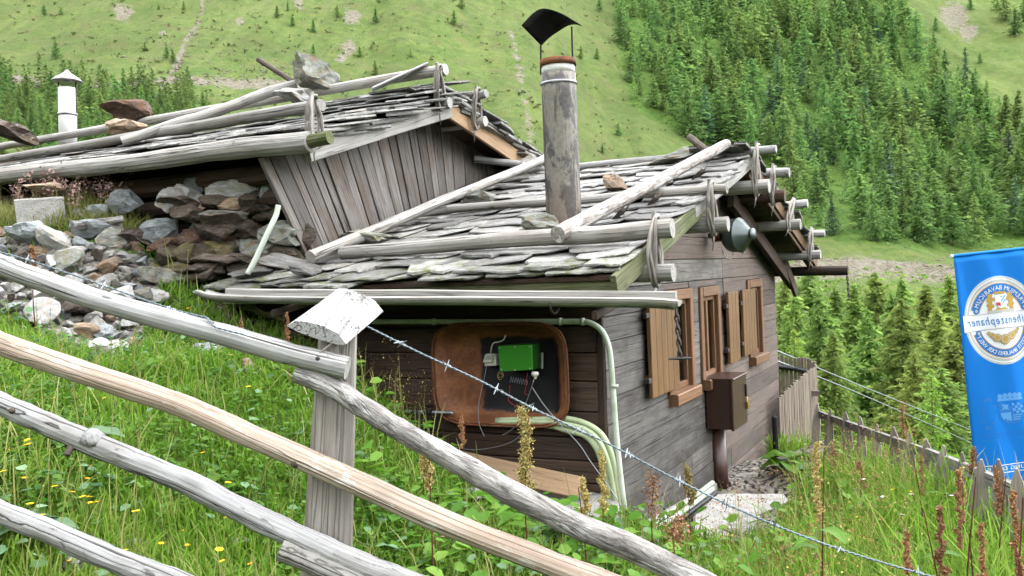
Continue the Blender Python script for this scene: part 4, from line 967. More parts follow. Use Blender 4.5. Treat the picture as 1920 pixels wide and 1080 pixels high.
for k in range(3):
    o = k * 11; cv2 = -.06 - .02 * (k == 1)
    pipe([Vv(930, 788 + k * 3, cv2), Vv(1020, 786 + o * .5, cv2), Vv(1062, 785 + o, cv2 - .02), Vv(1100 - k * 2, 795 + o, cv2 - .03), Vv(1128 - k * 6, 815 + o, cv2 - .03), Vv(1146 - k * 9, 850 + o * .7, cv2 - .02), Vv(1155 - k * 8, 900, cv2), Vv(1163 - k * 7, 950, cv2), Vv(1172 - k * 7, 1010, cv2)], .019, 'hose', 'hose_plastic', hl_[k], 'hose', 'green hoses at the hut corner')
for k in range(2):
    pts = [U(1172 - k * 4, 985 + k * 12, .04 + .04 * k), U(1205, 990 + k * 14, .05 + .045 * k), U(1250, 966 + k * 14, .05 + .045 * k), U(1300, 932 + k * 13, .05 + .045 * k), U(1336, 905 + k * 12, .05 + .045 * k)]
    pipe(pts, .022, 'hose', 'conduit_plastic', ('green hose on the ground along the gable wall, the one against the boards', 'green hose on the ground along the gable wall, the outer one')[k], 'hose', 'green hoses at the hut corner')
pipe([U(1215, 1012, .14), U(1262, 985, .15), U(1312, 948, .15), U(1342, 925, .14)], .018, 'hose', 'black_rubber', 'black hose beside the green hoses along the gable wall', 'hose', 'green hoses at the hut corner')
# rusty barrow pan hung on the eave wall, fence energiser in it
vp = -.10
def pan_pt(sx, sy, d):                                              # sx, sy in -1..1 across the pan, d depth towards the wall
    c = Vector(onv(934, 702, vp)); hw = (onv(1058, 702, vp)[0] - onv(811, 702, vp)[0]) / 2; hh = (onv(934, 607, vp)[2] - onv(934, 797, vp)[2]) / 2
    return H(c[0] + sx * hw, vp + d, c[2] + sy * hh)
def rr_ring(n, k, rad):                                             # rounded rectangle ring
    out = []
    for i in range(n):
        a = 2 * math.pi * (i + .5) / n; x, y = math.cos(a), math.sin(a); p = 5.0
        q = (abs(x) ** p + abs(y) ** p) ** (-1 / p); out.append((x * q * k, y * q * k))
    return out
pan = thing('barrow_pan', pan_pt(0, -1, 0), 'rusty wheelbarrow pan hung upright on the dark eave wall', 'barrow pan')
m = MB(); n = 48; rings = [(1.03, -.012), (1.03, .0), (1.0, .004), (.985, -.006), (.97, .0), (.93, .02), (.90, .03), (.86, .046), (.82, .058), (.77, .068), (.72, .075), (.65, .079), (.55, .082), (.45, .083), (.35, .084), (.25, .085), (.12, .085)]
vs = []; tar = []; gsv = []
for k, d in rings:
    for x, y in rr_ring(n, k, .3): vs.append(pan_pt(x, y, d)); gsv.append((x * .4, y * .3, d)); tar.append(.85 - max(abs(x - .26) / .60, abs(y + .02) / .74) ** 4 * .37 + (0 if d > .02 else -.6))
fs = []
for i in range(len(rings) - 1):
    for j in range(n): fs.append((i * n + j, i * n + (j + 1) % n, (i + 1) * n + (j + 1) % n, (i + 1) * n + j))
vs.append(pan_pt(0, 0, .086)); gsv.append((0, 0, 0)); tar.append(.85); fs += [(len(vs) - 1, (len(rings) - 1) * n + j, (len(rings) - 1) * n + (j + 1) % n) for j in range(n)]
m.add(vs, fs, gsv); m.build('pan_sheet', 'rusty_pan', pan, smooth=True, attrs={'tar': tar})
m = MB(); ring = [pan_pt(x, y, -.004) for x, y in rr_ring(n, 1.02, .3)]; m.tube(ring + [ring[0]], .0075, 6, False); m.build('rim', 'rust_metal', pan, smooth=True)
en = thing('fence_energiser', Vv(968, 700, -.12), 'bright green box of an electric fence energiser inside the rusty pan', 'energiser')
vb0, vb1 = -.16, -.03
a, b, c, d = (onv(933, 649, vb0), onv(997, 646, vb0), onv(998, 694, vb0), onv(937, 697, vb0))
m = MB(); m.panel([H(*d), H(*c), H(*b), H(*a)], -V_, .01, .003); fc = m.build('front_cover', 'green_paint', en)
for x, y in ((937, 652), (993, 650), (940, 693), (994, 691), (966, 694), (966, 651)):
    m = MB(); m.lathe(Vv(x, y, vb0 - .001), -V_, [(0, .005), (.003, .005), (.004, .002)], 8); m.build('screw', 'tin', fc)
m = MB(); vs = [H(p[0], v, p[2]) for v in (vb0 + .01, vb1) for p in (a, b, c, d)]
m.add(vs, [(0, 1, 2, 3), (7, 6, 5, 4)] + [(i, i + 4, (i + 1) % 4 + 4, (i + 1) % 4) for i in range(4)]); m.build('housing', 'dark_green_paint', en)
m = MB(); m.lathe(Vv(1003, 697, -.13), -W_, [(0, .02), (.012, .026), (.022, .024), (.032, .012), (.04, .009), (.048, .009)], 14); m.build('insulator', 'porcelain', en, smooth=True)
m = MB(); m.bar(Vv(1016, 691, -.05), Vv(1016, 661, -.05), .018, .006, V_); m.build('flat_bar', 'tin', en)
m = MB(); m.tube([Vv(956 + i * .56, 711 + i * .1 + 5.5 * math.cos(i * .78), -.09 + .018 * math.sin(i * .78)) for i in range(60)], .0016, 4); m.build('coil_spring', 'zinc_wire', en, smooth=True)
m = MB(); m.tube([Vv(938 + math.cos(a) * (2 + a * .35), 705 + math.sin(a) * (3 + a * .5), -.08) for a in np.linspace(0, 13, 40)], .0022, 4); m.build('coiled_lead', 'brass', en, smooth=True)
sk = thing('socket_box', Vv(918, 684, -.07), 'small cream socket box with open flap beside the green box', 'socket')
m = MB(); q = [onv(x, y, -.08) for x, y in ((908, 687), (930, 686), (929, 664), (910, 664))]; m.panel([H(*p) for p in q], -V_, .05, .004); m.build('housing', 'cream_plastic', sk)
m = MB(); q = [onv(x, y, -.10) for x, y in ((905, 680), (922, 680), (925, 664), (909, 665))]; m.panel([H(*p) for p in q], -V_, .015, .003); m.build('flap', 'cream_plastic', sk)
m = MB(); q = [onv(x, y, -.104) for x, y in ((908, 674), (921, 674), (923, 666), (911, 667))]; m.panel([H(*p) for p in q], -V_, .003, .001); m.build('flap_window', 'tin', sk)
def cable(pts, v, r, mat, label): pipe([Vv(x, y, v) for x, y in pts], r, 'cable', mat, label, 'cable', 'cables around the fence energiser', 5, 6)
cable([(920, 662), (922, 650), (926, 643), (936, 641), (944, 637), (948, 629)], -.08, .0045, 'cream_plastic', 'short cream cable rising from the socket box')
cable([(913, 681), (909, 705), (903, 730), (898, 755), (897, 780), (900, 800), (908, 818)], -.12, .0028, 'grey_cable', 'grey cable hanging from the socket box below the pan')
cable([(1001, 712), (990, 745), (976, 778), (965, 800), (950, 812), (941, 816)], -.14, .0034, 'zinc_wire', 'pale wire running down from the white insulator')
cable([(980, 812), (960, 828), (930, 838), (895, 843), (870, 842)], -.10, .0024, 'grey_cable', 'thin wire curving along the boards below the pan')
cable([(997, 725), (1010, 745), (1022, 762), (1050, 795), (1085, 832), (1105, 862), (1125, 890), (1150, 925), (1165, 950)], -.13, .0038, 'zinc_wire', 'long wire running from the pan to the ground at the corner')
cable([(956, 722), (955, 737), (953, 750), (960, 757), (972, 764), (980, 763)], -.11, .0022, 'red_cable', 'thin red lead under the coil spring')
cable([(989, 700), (986, 725), (984, 738), (990, 741)], -.11, .0022, 'red_cable', 'thin red lead hanging from the green box')
pv = -.18; pipe([Vv(760, 772, pv), Vv(790, 773, pv), Vv(850, 774, pv + .06)], .014, 'water_pipe', 'tin', 'grey pipe stub with valve left of the rusty pan, half hidden in grass', 'pipe')
m = MB(); m.lathe(Vv(795, 773, pv), U_, [(0, .014), (0, .022), (.015, .022), (.015, .017), (.045, .017), (.045, .024), (.06, .024), (.06, .014)], 12); m.lathe(Vv(786, 776, pv - .02), -U_, [(0, .02), (.04, .026), (.06, .016)], 10); m.build('pipe_valve', 'black_rubber', None, 'dark valve on the pipe stub beside the rusty pan', 'valve', smooth=False)
# brown board lying at the foot of the eave wall
ba, bb, bc = Vv(870, 862, -.10), Vv(1098, 905, -.14), None
m = MB(); dd = (bb - ba).normalized(); m.bar(ba + V_ * -.06 - dd * .05, bb - V_ * .08 - W_ * .02, .16, .032, (W_ * .75 - V_ * .65), .004, 6, .01); m.build('loose_plank', 'board_wood', None, 'new brown plank lying along the foot of the eave wall', 'plank')
# concrete pads
def pad(pix, wfn, thick, name, kind='structure', mat='concrete', label=None, cat=None):
    P = []
    for x, y, w in pix:
        r = ray(x, y); t = (w - CAM.z) / r.z; P.append(CAM + r * t)
    m = MB(); n = len(P); c = sum(P, Vector()) / n
    inn = [p + (c - p).normalized() * .02 for p in P]
    vs = inn + [p - W_ * .015 for p in P] + [p - W_ * thick for p in P]
    fs = [tuple(range(n))] + [(i, (i + 1) % n, n + (i + 1) % n, n + i)[::-1] for i in range(n)] + [(n + i, n + (i + 1) % n, 2 * n + (i + 1) % n, 2 * n + i)[::-1] for i in range(n)]
    m.add(vs, fs); return m.build(name, mat, None, label, cat, None, kind)
pad([(860, 880, .16), (1080, 905, .14), (1160, 930, .10), (1172, 985, .06), (1100, 965, .08), (980, 925, .12)], None, .25, 'concrete_pad')
pad([(1300, 965, -.22), (1345, 925, -.26), (1470, 925, -.34), (1500, 965, -.34), (1440, 1000, -.28), (1300, 1010, -.20)], None, .3, 'concrete_pad')
pad([(1345, 985, -.215), (1405, 958, -.225), (1480, 985, -.235), (1440, 1015, -.215)], None, .03, 'flat_slab', None, 'slate', 'pale flat stone slab lying on the concrete beside the cabinet post', 'slab')
# footing under the gable
m = MB(); m.panel([H(.03, .3, -.9), H(.03, VEND + .1, -1.2), H(.03, VEND + .1, -.62), H(.03, .3, -.2)], U_, .25, .01); m.build('footing', 'concrete', hut)
# white plastic downpipe leaning below the barn planks
pipe([Vv(464, 514, -.75), Vv(478, 488, -.72), Vv(505, 430, -.66), Vv(517, 405, -.62), Vv(522, 385, -.6)], .019, 'plastic_pipe', 'conduit_plastic', 'white plastic pipe leaning beside the lowest gable plank', 'pipe')
log(Vv(455, 572, -.6), Vv(535, 600, -.4), .03, .026, 10, 4).build('roof_prop', 'moss_wood', None, 'mossy pole end under the near gutter, above the grass', 'pole')

# ================================================================== THE FENCE IN FRONT
DP = 2.5
pt, pb = at(632, 600, DP), None
fence = thing('rail_fence', Vector((at(615, 1000, DP).x, at(615, 1000, DP).y, gz(at(615, 1000, DP).x, at(615, 1000, DP).y) - .05)), 'weathered wooden rail fence with one capped post in front of the huts', 'fence')
ft = at(634, 610, DP); fb = at(606, 1180, DP)
fdir = (fb - ft).normalized(); pw = 73 / F * DP; side = (RGT * .80 + FWD * .60).normalized()
m = MB(); segs = 14
def psec(i, t):
    a = pw * .5 * (.88 + .40 * t); b = pw * .62 * (.9 + .3 * t); j = lambda: 1 + random.uniform(-.02, .02); c = .006
    return [(a, -b + c), (a * j(), b - c), (a - c, b), (0, b * j()), (-a + c, b), (-a, b - c), (-a * j(), -b + c), (-a + c, -b), (0, -b * j()), (a - c, -b)]
m.sweep([ft.lerp(fb, i / segs) for i in range(segs + 1)], psec, (FWD * .97 - RGT * .26), True); m.build('post', 'post_wood', fence)
# cap: a rounded slab with one side bent down, lying slantwise on the post
fr_ = [(537, 611), (553, 602), (575, 603), (604, 611), (629, 623), (634, 626), (649, 645), (640, 648), (618, 642), (590, 634), (560, 623)]
bk_ = [(627, 548), (634, 541), (650, 541), (676, 550), (700, 562), (704, 565), (719, 584), (712, 588), (694, 582), (672, 572), (646, 560)]
m = MB(); S_ = [[at(a[0] + (b[0] - a[0]) * k / 6, a[1] + (b[1] - a[1]) * k / 6, DP - .13 + .235 * k / 6) for a, b in zip(fr_, bk_)] for k in range(7)]
nS = len(fr_); vs = [p for s_ in S_ for p in s_]; fs = []
for k in range(6):
    for i in range(nS): fs.append((k * nS + i, k * nS + (i + 1) % nS, (k + 1) * nS + (i + 1) % nS, (k + 1) * nS + i))
fs += [tuple(range(nS))[::-1], tuple(6 * nS + i for i in range(nS))]
eyn = (S_[6][0] - S_[0][0]).normalized(); exn = (S_[0][6] - S_[0][0]).normalized(); nzn = eyn.cross(exn)
m.add(vs, fs, [((p - S_[0][0]).dot(eyn), (p - S_[0][0]).dot(exn), (p - S_[0][0]).dot(nzn)) for p in vs]); m.build('post_cap', 'cap_wood', fence, label='pale rounded slab slanting on top of the post')
m = MB(); m.bar(at(632, 636, DP - .12), at(598, 663, DP - .13), .005, .004, V_); m.build('cap_nail', 'twig_wood', fence)
def rail(pts, r0, r1, mat, label, seed, knots=(), rough=.1, n=16):
    P = smooth_path([at(*p) for p in pts], 8); m = MB(); m.tube(P, lambda t: r0 + (r1 - r0) * t, n, True, rough, seed)
    rr_ = random.Random(seed)
    o = m.build('rail', mat, fence, label)
    for k in knots:
        q = P[int(k[0] * (len(P) - 1))]; r = r0 + (r1 - r0) * k[0]; d = (RGT * k[1] + UPV * k[2] - FWD * k[3]).normalized()
        mm = MB(); mm.lathe(q + d * r * .6, d, [(0, k[4] * 1.6), (r * .35, k[4] * 1.15), (r * .47 + k[5], k[4] * .95), (r * .47 + k[5] + .003, k[4] * .72), (r * .47 + k[5] + .004, k[4] * .3)], 14); mm.build('knot', mat if k[4] > .015 else 'larch_bark', o, smooth=True)
    return o
px2r = lambda w, D: w / F * D / 2
rail([(-60, 466, 2.42), (0, 497, 2.42), (200, 568, 2.41), (420, 628, 2.40), (560, 668, 2.39), (652, 690, 2.385)], px2r(39, 2.4), px2r(44, 2.4), 'silver_wood', 'top rail that ends sawn off on the post', 3, (), .10)
rail([(-60, 612, 2.42), (0, 644, 2.42), (160, 700, 2.41), (330, 757, 2.40), (480, 822, 2.39), (640, 892, 2.37), (830, 978, 2.35), (1000, 1044, 2.33), (1150, 1100, 2.3), (1250, 1140, 2.28)], px2r(43, 2.4), px2r(49, 2.3), 'peeled_wood', 'reddish peeled rail crossing the whole fence', 4, ((.5, 0, -.6, .8, .010, -.002),), .09)
rail([(-60, 728, 2.42), (0, 757, 2.42), (100, 800, 2.41), (220, 852, 2.40), (340, 900, 2.40), (470, 965, 2.39), (590, 1022, 2.38), (680, 1062, 2.37), (800, 1105, 2.36)], px2r(41, 2.4), px2r(48, 2.4), 'silver_wood', 'knotty grey rail below the reddish one', 5, ((.33, .15, .9, .5, .021, .004), (.31, -.2, -.8, .6, .009, .02), (.18, 0, .2, 1, .007, .004)), .16)
rail([(-60, 930, 2.42), (0, 960, 2.42), (100, 1000, 2.41), (220, 1052, 2.40), (330, 1092, 2.40), (420, 1130, 2.4)], px2r(42, 2.4), px2r(46, 2.4), 'silver_wood', 'lowest rail at the corner of the picture', 6, (), .13)
rail([(556, 700, 2.40), (620, 725, 2.39), (690, 770, 2.37), (760, 812, 2.36), (860, 868, 2.34), (960, 925, 2.32), (1080, 985, 2.30), (1200, 1035, 2.28), (1300, 1085, 2.26), (1400, 1135, 2.24)], px2r(38, 2.4), px2r(52, 2.3), 'grey_bark', 'upper rail beyond the post with flaking grey bark', 7, (), .11)
rail([(527, 1030, 2.36), (580, 1052, 2.36), (660, 1088, 2.35), (760, 1135, 2.34)], px2r(42, 2.36), px2r(42, 2.34), 'grey_wood', 'short rail end sticking out past the post at the bottom', 8, (), .1)
m = MB(); m.lathe(at(596, 672, 2.335), -FWD, [(0, .006), (.004, .006), (.006, .003)], 8); m.build('nail', 'iron', fence)
def barbed(pts, barbs, label, rw=.0017, seed=1):
    P = smooth_path([at(*p) for p in pts], 30); t = thing('barbed_wire', P[0], label, 'barbed wire'); n = len(P)
    for k in (0, math.pi):
        q = []
        L = 0
        for i, p in enumerate(P):
            if i: L += (P[i] - P[i - 1]).length
            a = L * 2 * math.pi / .03 + k; q.append(p + (UPV * math.cos(a) + FWD * math.sin(a)) * rw * .95)
        m = MB(); m.tube(q, rw, 5); m.build('wire_strand', 'blue_wire', t, smooth=True)
    rr_ = random.Random(seed)
    for s in barbs:
        i = min(n - 2, max(1, int(s * (n - 1)))); p = P[i]; d = (P[i + 1] - P[i - 1]).normalized(); a = UPV.cross(d).normalized(); b = d.cross(a).normalized(); m = MB()
        for e in (-1, 1):
            th = rr_.uniform(0, 6.3); v = (a * math.cos(th) + b * math.sin(th)).normalized(); v = (v + UPV * .6 * (1 if rr_.random() < .7 else -1)).normalized()
            m.tube([p + d * (.006 * e) - v * .017, p + d * (.005 * e), p + d * (.004 * e) + v * .018], lambda t_: .0019 * (1.2 - abs(2 * t_ - 1) * .8), 5)
            m.tube([p + d * (.008 * e + .0012 * z) + (a * math.cos(z * 1.6) + b * math.sin(z * 1.6)) * (rw * 2.2) for z in range(9)], .0016, 4)
        m.build('barb', 'zinc_wire', t)
barbed([(688, 612, 2.48), (780, 658, 2.45), (900, 714, 2.42), (1000, 766, 2.39), (1140, 832, 2.36), (1280, 905, 2.32), (1400, 962, 2.30), (1540, 1018, 2.26), (1700, 1068, 2.23), (1900, 1120, 2.2)], [.08, .165, .26, .33, .405, .475, .55, .63, .71, .80, .9], 'barbed wire strand running down from the post over the hut wall')
barbed([(-40, 462, 2.43), (60, 490, 2.42), (150, 520, 2.42), (250, 555, 2.41), (330, 582, 2.41), (385, 596, 2.39), (402, 612, 2.37), (420, 618, 2.365), (460, 628, 2.36)], [.12, .3, .48, .66], 'barbed wire resting on the top rail before the post', .0015, 5)

# ================================================================== PICKET FENCES AND BANNER ON THE DOWNHILL SIDE
pk = thing('picket_fence', (2.6, 6.5, -.5), 'leaning grey picket fence with one rail in the tall grass', 'fence')
line = [(1530, 774, 8.75), (1553, 783, 8.3), (1597, 799, 7.4), (1700, 836, 5.9), (1763, 860, 5.05), (1850, 896, 4.45), (1905, 920, 4.2), (1990, 955, 3.9)]
def LI(x):
    xs = [l[0] for l in line]; return float(np.interp(x, xs, [l[1] for l in line])), float(np.interp(x, xs, [l[2] for l in line]))
m = MB(); m.sweep(smooth_path([at(l[0], l[1], l[2] + .03) for l in line], 4), lambda i, t: [(-.014, -.032), (.014, -.032), (.016, .03), (.0, .036), (-.016, .03)], W_); m.build('picket_rail', 'grey_wood', pk)
rr = random.Random(4)
for x, ty in ((1533, 758), (1557, 768), (1585, 778), (1613, 783), (1645, 797), (1675, 806), (1706, 812), (1736, 826), (1769, 840), (1804, 852), (1840, 864), (1872, 866), (1906, 884), (1945, 900)):
    y, D = LI(x); tp = at(x, ty - rr.uniform(0, 6), D - .03); base = Vector((tp.x + rr.uniform(-.05, .05), tp.y, gz(tp.x, tp.y) - .1)); w = rr.uniform(.032, .045); h = (tp - base)
    m = MB(); sd = (RGT * .85 + FWD * -.5).normalized(); nn = sd.cross(W_).normalized()
    def psx(i, t):
        k = (1, 1, 1, .9, .55, .12)[i]; a = w * k
        return [(-a, -.011), (a, -.011), (a, .011), (-a, .011)]
    m.sweep([base + h * s for s in (0, .3, .6, 1 - .16 / h.length, 1 - .06 / h.length, 1)], psx, nn); m.build('picket', 'picket_wood', pk)
# curved enclosure of staves below the hut
sf = thing('stave_fence', (3.6, 11.5, -.9), 'curved grey stave fence at the far corner of the hut', 'fence')
arc = smooth_path([at(1461, 745, 10.2), at(1490, 718, 11.0), at(1512, 700, 11.8), at(1527, 688, 12.5), at(1529, 681, 13.0), at(1520, 675, 13.4), at(1500, 671, 13.7), at(1480, 668, 13.9), at(1455, 666, 14.1)], 10)
L = 0; nxt = 0; rr = random.Random(6)
for i in range(1, len(arc)):
    d = arc[i] - arc[i - 1]; L += d.length
    while nxt < L:
        p = arc[i] - d * ((L - nxt) / d.length); t = Vector((d.x, d.y, 0)).normalized(); nn = t.cross(W_)
        m = MB(); w = rr.uniform(.05, .068); hh = 1.02 + rr.uniform(-.02, .02); top_ = p + W_ * rr.uniform(-.02, .02)
        m.bar(top_ - W_ * hh - W_ * .2, top_, w, .02, nn, .006, 3, .05, .004); m.build('stave', 'stave_wood', sf); nxt += .082
m = MB(); m.tube([p - W_ * .17 + Vector((-.04, -.03, 0)) for p in arc[28:]], .035, 8); m.build('black_band', 'black_rubber', sf, smooth=True)
m = MB(); m.tube([p - W_ * .55 + Vector((-.03, 0, 0)) for p in arc[:45]], .03, 6); m.build('inner_rail', 'picket_wood', sf, smooth=True)
m = MB(); m.box(arc[24] - W_ * .30 + Vector((.03, -.03, 0)), RGT * .07, FWD * .03, W_ * .035); m.build('block', 'rust_log', sf)
m = MB(); m.lathe(at(1457, 900, 9.7) - W_ * .1, W_, [(0, .03), (at(1457, 782, 9.7).z - at(1457, 900, 9.7).z + .1, .03), (at(1457, 782, 9.7).z - at(1457, 900, 9.7).z + .11, .02)], 12); m.build('black_post', 'black_metal', None, 'short black metal post at the far corner of the hut wall', 'post')
for k, (a, b, c) in enumerate((((1450, 655), (1620, 726), (1820, 806)), ((1455, 676), (1620, 742), (1820, 830)))):
    pipe([at(a[0], a[1], 13), at(b[0], b[1], 17), at(c[0], c[1], 24)], .011, 'overhead_line', 'zinc_wire', ('upper of two thin lines running out from behind the stave fence', 'lower of two thin lines running out from behind the stave fence')[k], 'cable', 'lines beyond the stave fence', 5)

# ------------------------------------------------------------------ banner (seen from behind, so its print reads mirrored)
DF = 8.0; PXM = DF / F
bt = math.radians(6.1); bex = RGT * math.cos(bt) + UPV * math.sin(bt); bey = -UPV * math.cos(bt) + RGT * math.sin(bt); BO = at(1787, 480, DF)
BWID, BLEN = 172 * PXM, 470 * PXM
def bpt(x, y, lift=0.):
    """banner point, x and y in photo pixels from its upper corner; gentle folds"""
    z = .014 * math.sin(x * .045 + y * .006) * min(1, y / 120) + .006 * math.sin(x * .09 - y * .013)
    return BO + bex * (x * PXM) + bey * (y * PXM) + FWD * (z - lift)
ban = thing('banner', BO + bey * BLEN, 'tall blue beer banner with white oval emblem, seen from its back', 'banner')
m = MB(); m.grid([[bpt(172 * i / 24, 2 + 466 * j / 40) for j in range(41)] for i in range(25)], .002); m.build('cloth', 'banner_blue', ban, smooth=True)
m = MB(); m.tube([bpt(-3, 0), bpt(180, 0)], .014, 10); rod = m.build('rod', 'banner_blue', ban); m = MB(); m.tube([bpt(-5, 0), bpt(-1, 0)], .016, 10); m.build('end_cap', 'print_white', rod)
mb_ = bpt(185, 0); m = MB(); m.tube([Vector((mb_.x, mb_.y + .03, gz(mb_.x, mb_.y) - .3)), mb_ + W_ * .1 + FWD * .03], .022, 10); m.build('mast', 'tin', ban)
EC = (77, 129)
def shape(name, polys, mat, lift, label=None):
    """flat print: polygons in banner pixels, fanned or quads, riding on the folds"""
    m = MB()
    for p in polys:
        vs = [bpt(x, y, lift) for x, y in p]
        if len(p) > 4:
            c = (sum(x for x, y in p) / len(p), sum(y for x, y in p) / len(p)); n = len(p); size = max(abs(x - c[0]) + abs(y - c[1]) for x, y in p); K = max(2, int(size / 7)); vs = []; fs = []
            for k in range(K): vs += [bpt(c[0] + (x - c[0]) * (1 - k / K), c[1] + (y - c[1]) * (1 - k / K), lift) for x, y in p]
            vs.append(bpt(c[0], c[1], lift))
            for k in range(K - 1): fs += [(k * n + i, k * n + (i + 1) % n, (k + 1) * n + (i + 1) % n, (k + 1) * n + i) for i in range(n)]
            m.add(vs, fs + [((K - 1) * n + i, (K - 1) * n + (i + 1) % n, K * n) for i in range(n)])
        elif max(abs(p[0][0] - p[2][0]), abs(p[0][1] - p[2][1])) > 10:
            K = 6; L = lambda a, b, t: (a[0] + (b[0] - a[0]) * t, a[1] + (b[1] - a[1]) * t)
            m.grid([[bpt(*L(L(p[0], p[1], i / K), L(p[3], p[2], i / K), j / K), lift) for j in range(K + 1)] for i in range(K + 1)])
        else: m.add(vs, [tuple(range(len(p)))])
    return m.build(name, mat, ban, label)
def ell(rx, ry, n=72, c=EC): return [(c[0] + rx * math.cos(2 * math.pi * i / n), c[1] + ry * math.sin(2 * math.pi * i / n)) for i in range(n)]
def ring(rx0, ry0, rx1, ry1, a0, a1, n=40, c=EC):
    A = [a0 + (a1 - a0) * i / n for i in range(n + 1)]
    f = lambda rx, ry, a: (c[0] + rx * math.cos(math.radians(a)), c[1] + ry * math.sin(math.radians(a)))
    return [[f(rx0, ry0, A[i]), f(rx1, ry1, A[i]), f(rx1, ry1, A[i + 1]), f(rx0, ry0, A[i + 1])] for i in range(n)]
shape('emblem_edge', [ell(69.5, 84)], 'print_pale_blue', .004)
shape('emblem_field', [ell(68, 82.5)], 'print_white', .006)
for a, b in ((.985, .965), (.93, .875)): shape('emblem_ring', ring(68 * a, 82.5 * a, 68 * b, 82.5 * b, 0, 360, 72), 'print_silver', .008)
shape('text_band', ring(56, 69, 42, 54, 200, 340, 60), 'print_mid_blue', .008); shape('text_band', ring(56, 69, 43, 55, 20, 160), 'print_mid_blue', .008)
for q_ in (ring(57.5, 70.5, 56, 69, 198, 342), ring(57.5, 70.5, 56, 69, 18, 162), ring(42, 54, 40.5, 52.5, 198, 342), ring(43, 55, 41.5, 53.5, 18, 162)): shape('emblem_ring', q_, 'print_gold', .0085)
for sx in (-1, 1):
    for sy in (-1, 1): shape('band_scroll', [ell(5, 6, 20, (EC[0] + sx * 44, EC[1] + sy * 21))], 'print_mid_blue', .011); shape('band_scroll', [ell(2.6, 3.2, 16, (EC[0] + sx * 44, EC[1] + sy * 21))], 'print_silver', .013)
rb = [(EC[0] - 71, EC[1] - 15), (EC[0] - 40, EC[1] - 14), (EC[0], EC[1] - 15), (EC[0] + 40, EC[1] - 14), (EC[0] + 71, EC[1] - 15), (EC[0] + 71, EC[1] + 17), (EC[0] + 40, EC[1] + 15), (EC[0], EC[1] + 14), (EC[0] - 40, EC[1] + 15), (EC[0] - 71, EC[1] + 17)]
shape('name_ribbon', [[rb[i], rb[i + 1], rb[8 - i], rb[9 - i]] for i in range(4)], 'print_white', .010)
for q_ in (list(zip(rb[:4], rb[1:5])), list(zip(rb[5:9], rb[6:10]))): shape('ribbon_edge', [[(a[0], a[1] - .7), (b[0], b[1] - .7), (b[0], b[1] + .7), (a[0], a[1] + .7)] for a, b in q_], 'print_silver', .012)
GL = {}
def glyph(ch, ital=0.):
    key = (ch, ital)
    if key not in GL:
        cu = bpy.data.curves.new('glyph', 'FONT'); cu.body = ch; cu.size = 1; cu.shear = ital; cu.resolution_u = 3; cu.fill_mode = 'FRONT'
        o = bpy.data.objects.new('glyph', cu); COL.objects.link(o); dg = bpy.context.evaluated_depsgraph_get(); me = bpy.data.meshes.new_from_object(o.evaluated_get(dg))
        vs = [v.co.copy() for v in me.vertices]; fs = [tuple(p.vertices) for p in me.polygons]
        w = max((v.x for v in vs), default=.3); bpy.data.objects.remove(o); bpy.data.curves.remove(cu); bpy.data.meshes.remove(me); GL[key] = (vs, fs, w)
    return GL[key]
def text_line(name, s, cx, cy, size, mat, lift, ital=0., width=None, slope=0., parent=None):
    W = [(glyph(c, ital)[2] if c != ' ' else .28) + .09 for c in s]; tot = sum(W) * size; k = (width / tot) if width else 1.; x = 0; m = MB()
    for c, w in zip(s, W):
        if c != ' ':
            vs, fs, _ = glyph(c, ital)
            m.add([bpt(cx + tot * k / 2 - (x + v.x) * size * k, cy - v.y * size + slope * (x * size * k - tot * k / 2), lift) for v in vs], fs)   # mirrored: the back of the cloth
        x += w
    return m.build(name, mat, ban)
def text_arc(name, s, rx, ry, a_start, a_end, size, mat, lift, inward=False):
    W = [(glyph(c)[2] if c != ' ' else .3) + .1 for c in s]; tot = sum(W); x = 0; m = MB()
    for c, w in zip(s, W):
        a = math.radians(a_start + (a_end - a_start) * (x + w / 2) / tot)
        p = Vector((EC[0] + rx * math.cos(a), EC[1] + ry * math.sin(a))); tn = Vector((-rx * math.sin(a), ry * math.cos(a))).normalized() * (1 if a_end > a_start else -1); up = Vector((tn.y, -tn.x))
        if (up.dot(p - Vector(EC)) < 0) != inward: up = -up
        if c != ' ':
            vs, fs, gw = glyph(c)
            pts = [p + tn * ((v.x - gw / 2) * size * .95) + up * ((v.y - .35) * size) for v in vs]
            m.add([bpt(q.x, q.y, lift) for q in pts], fs)
        x += w
    return m.build(name, mat, ban)
text_line('name_lettering', 'Weihenstephaner', EC[0] + 2, EC[1] + 6.5, 22, 'print_mid_blue', .014, .2, 134, 0.0)
text_arc('upper_lettering', 'PREMIUM BAVARICUM', 49, 61.5, 334, 206, 11.5, 'print_white', .012)
text_arc('lower_lettering', '\u00c4LTESTE BRAUEREI DER WELT', 49.5, 62, 24, 156, 10.5, 'print_white', .012, True)
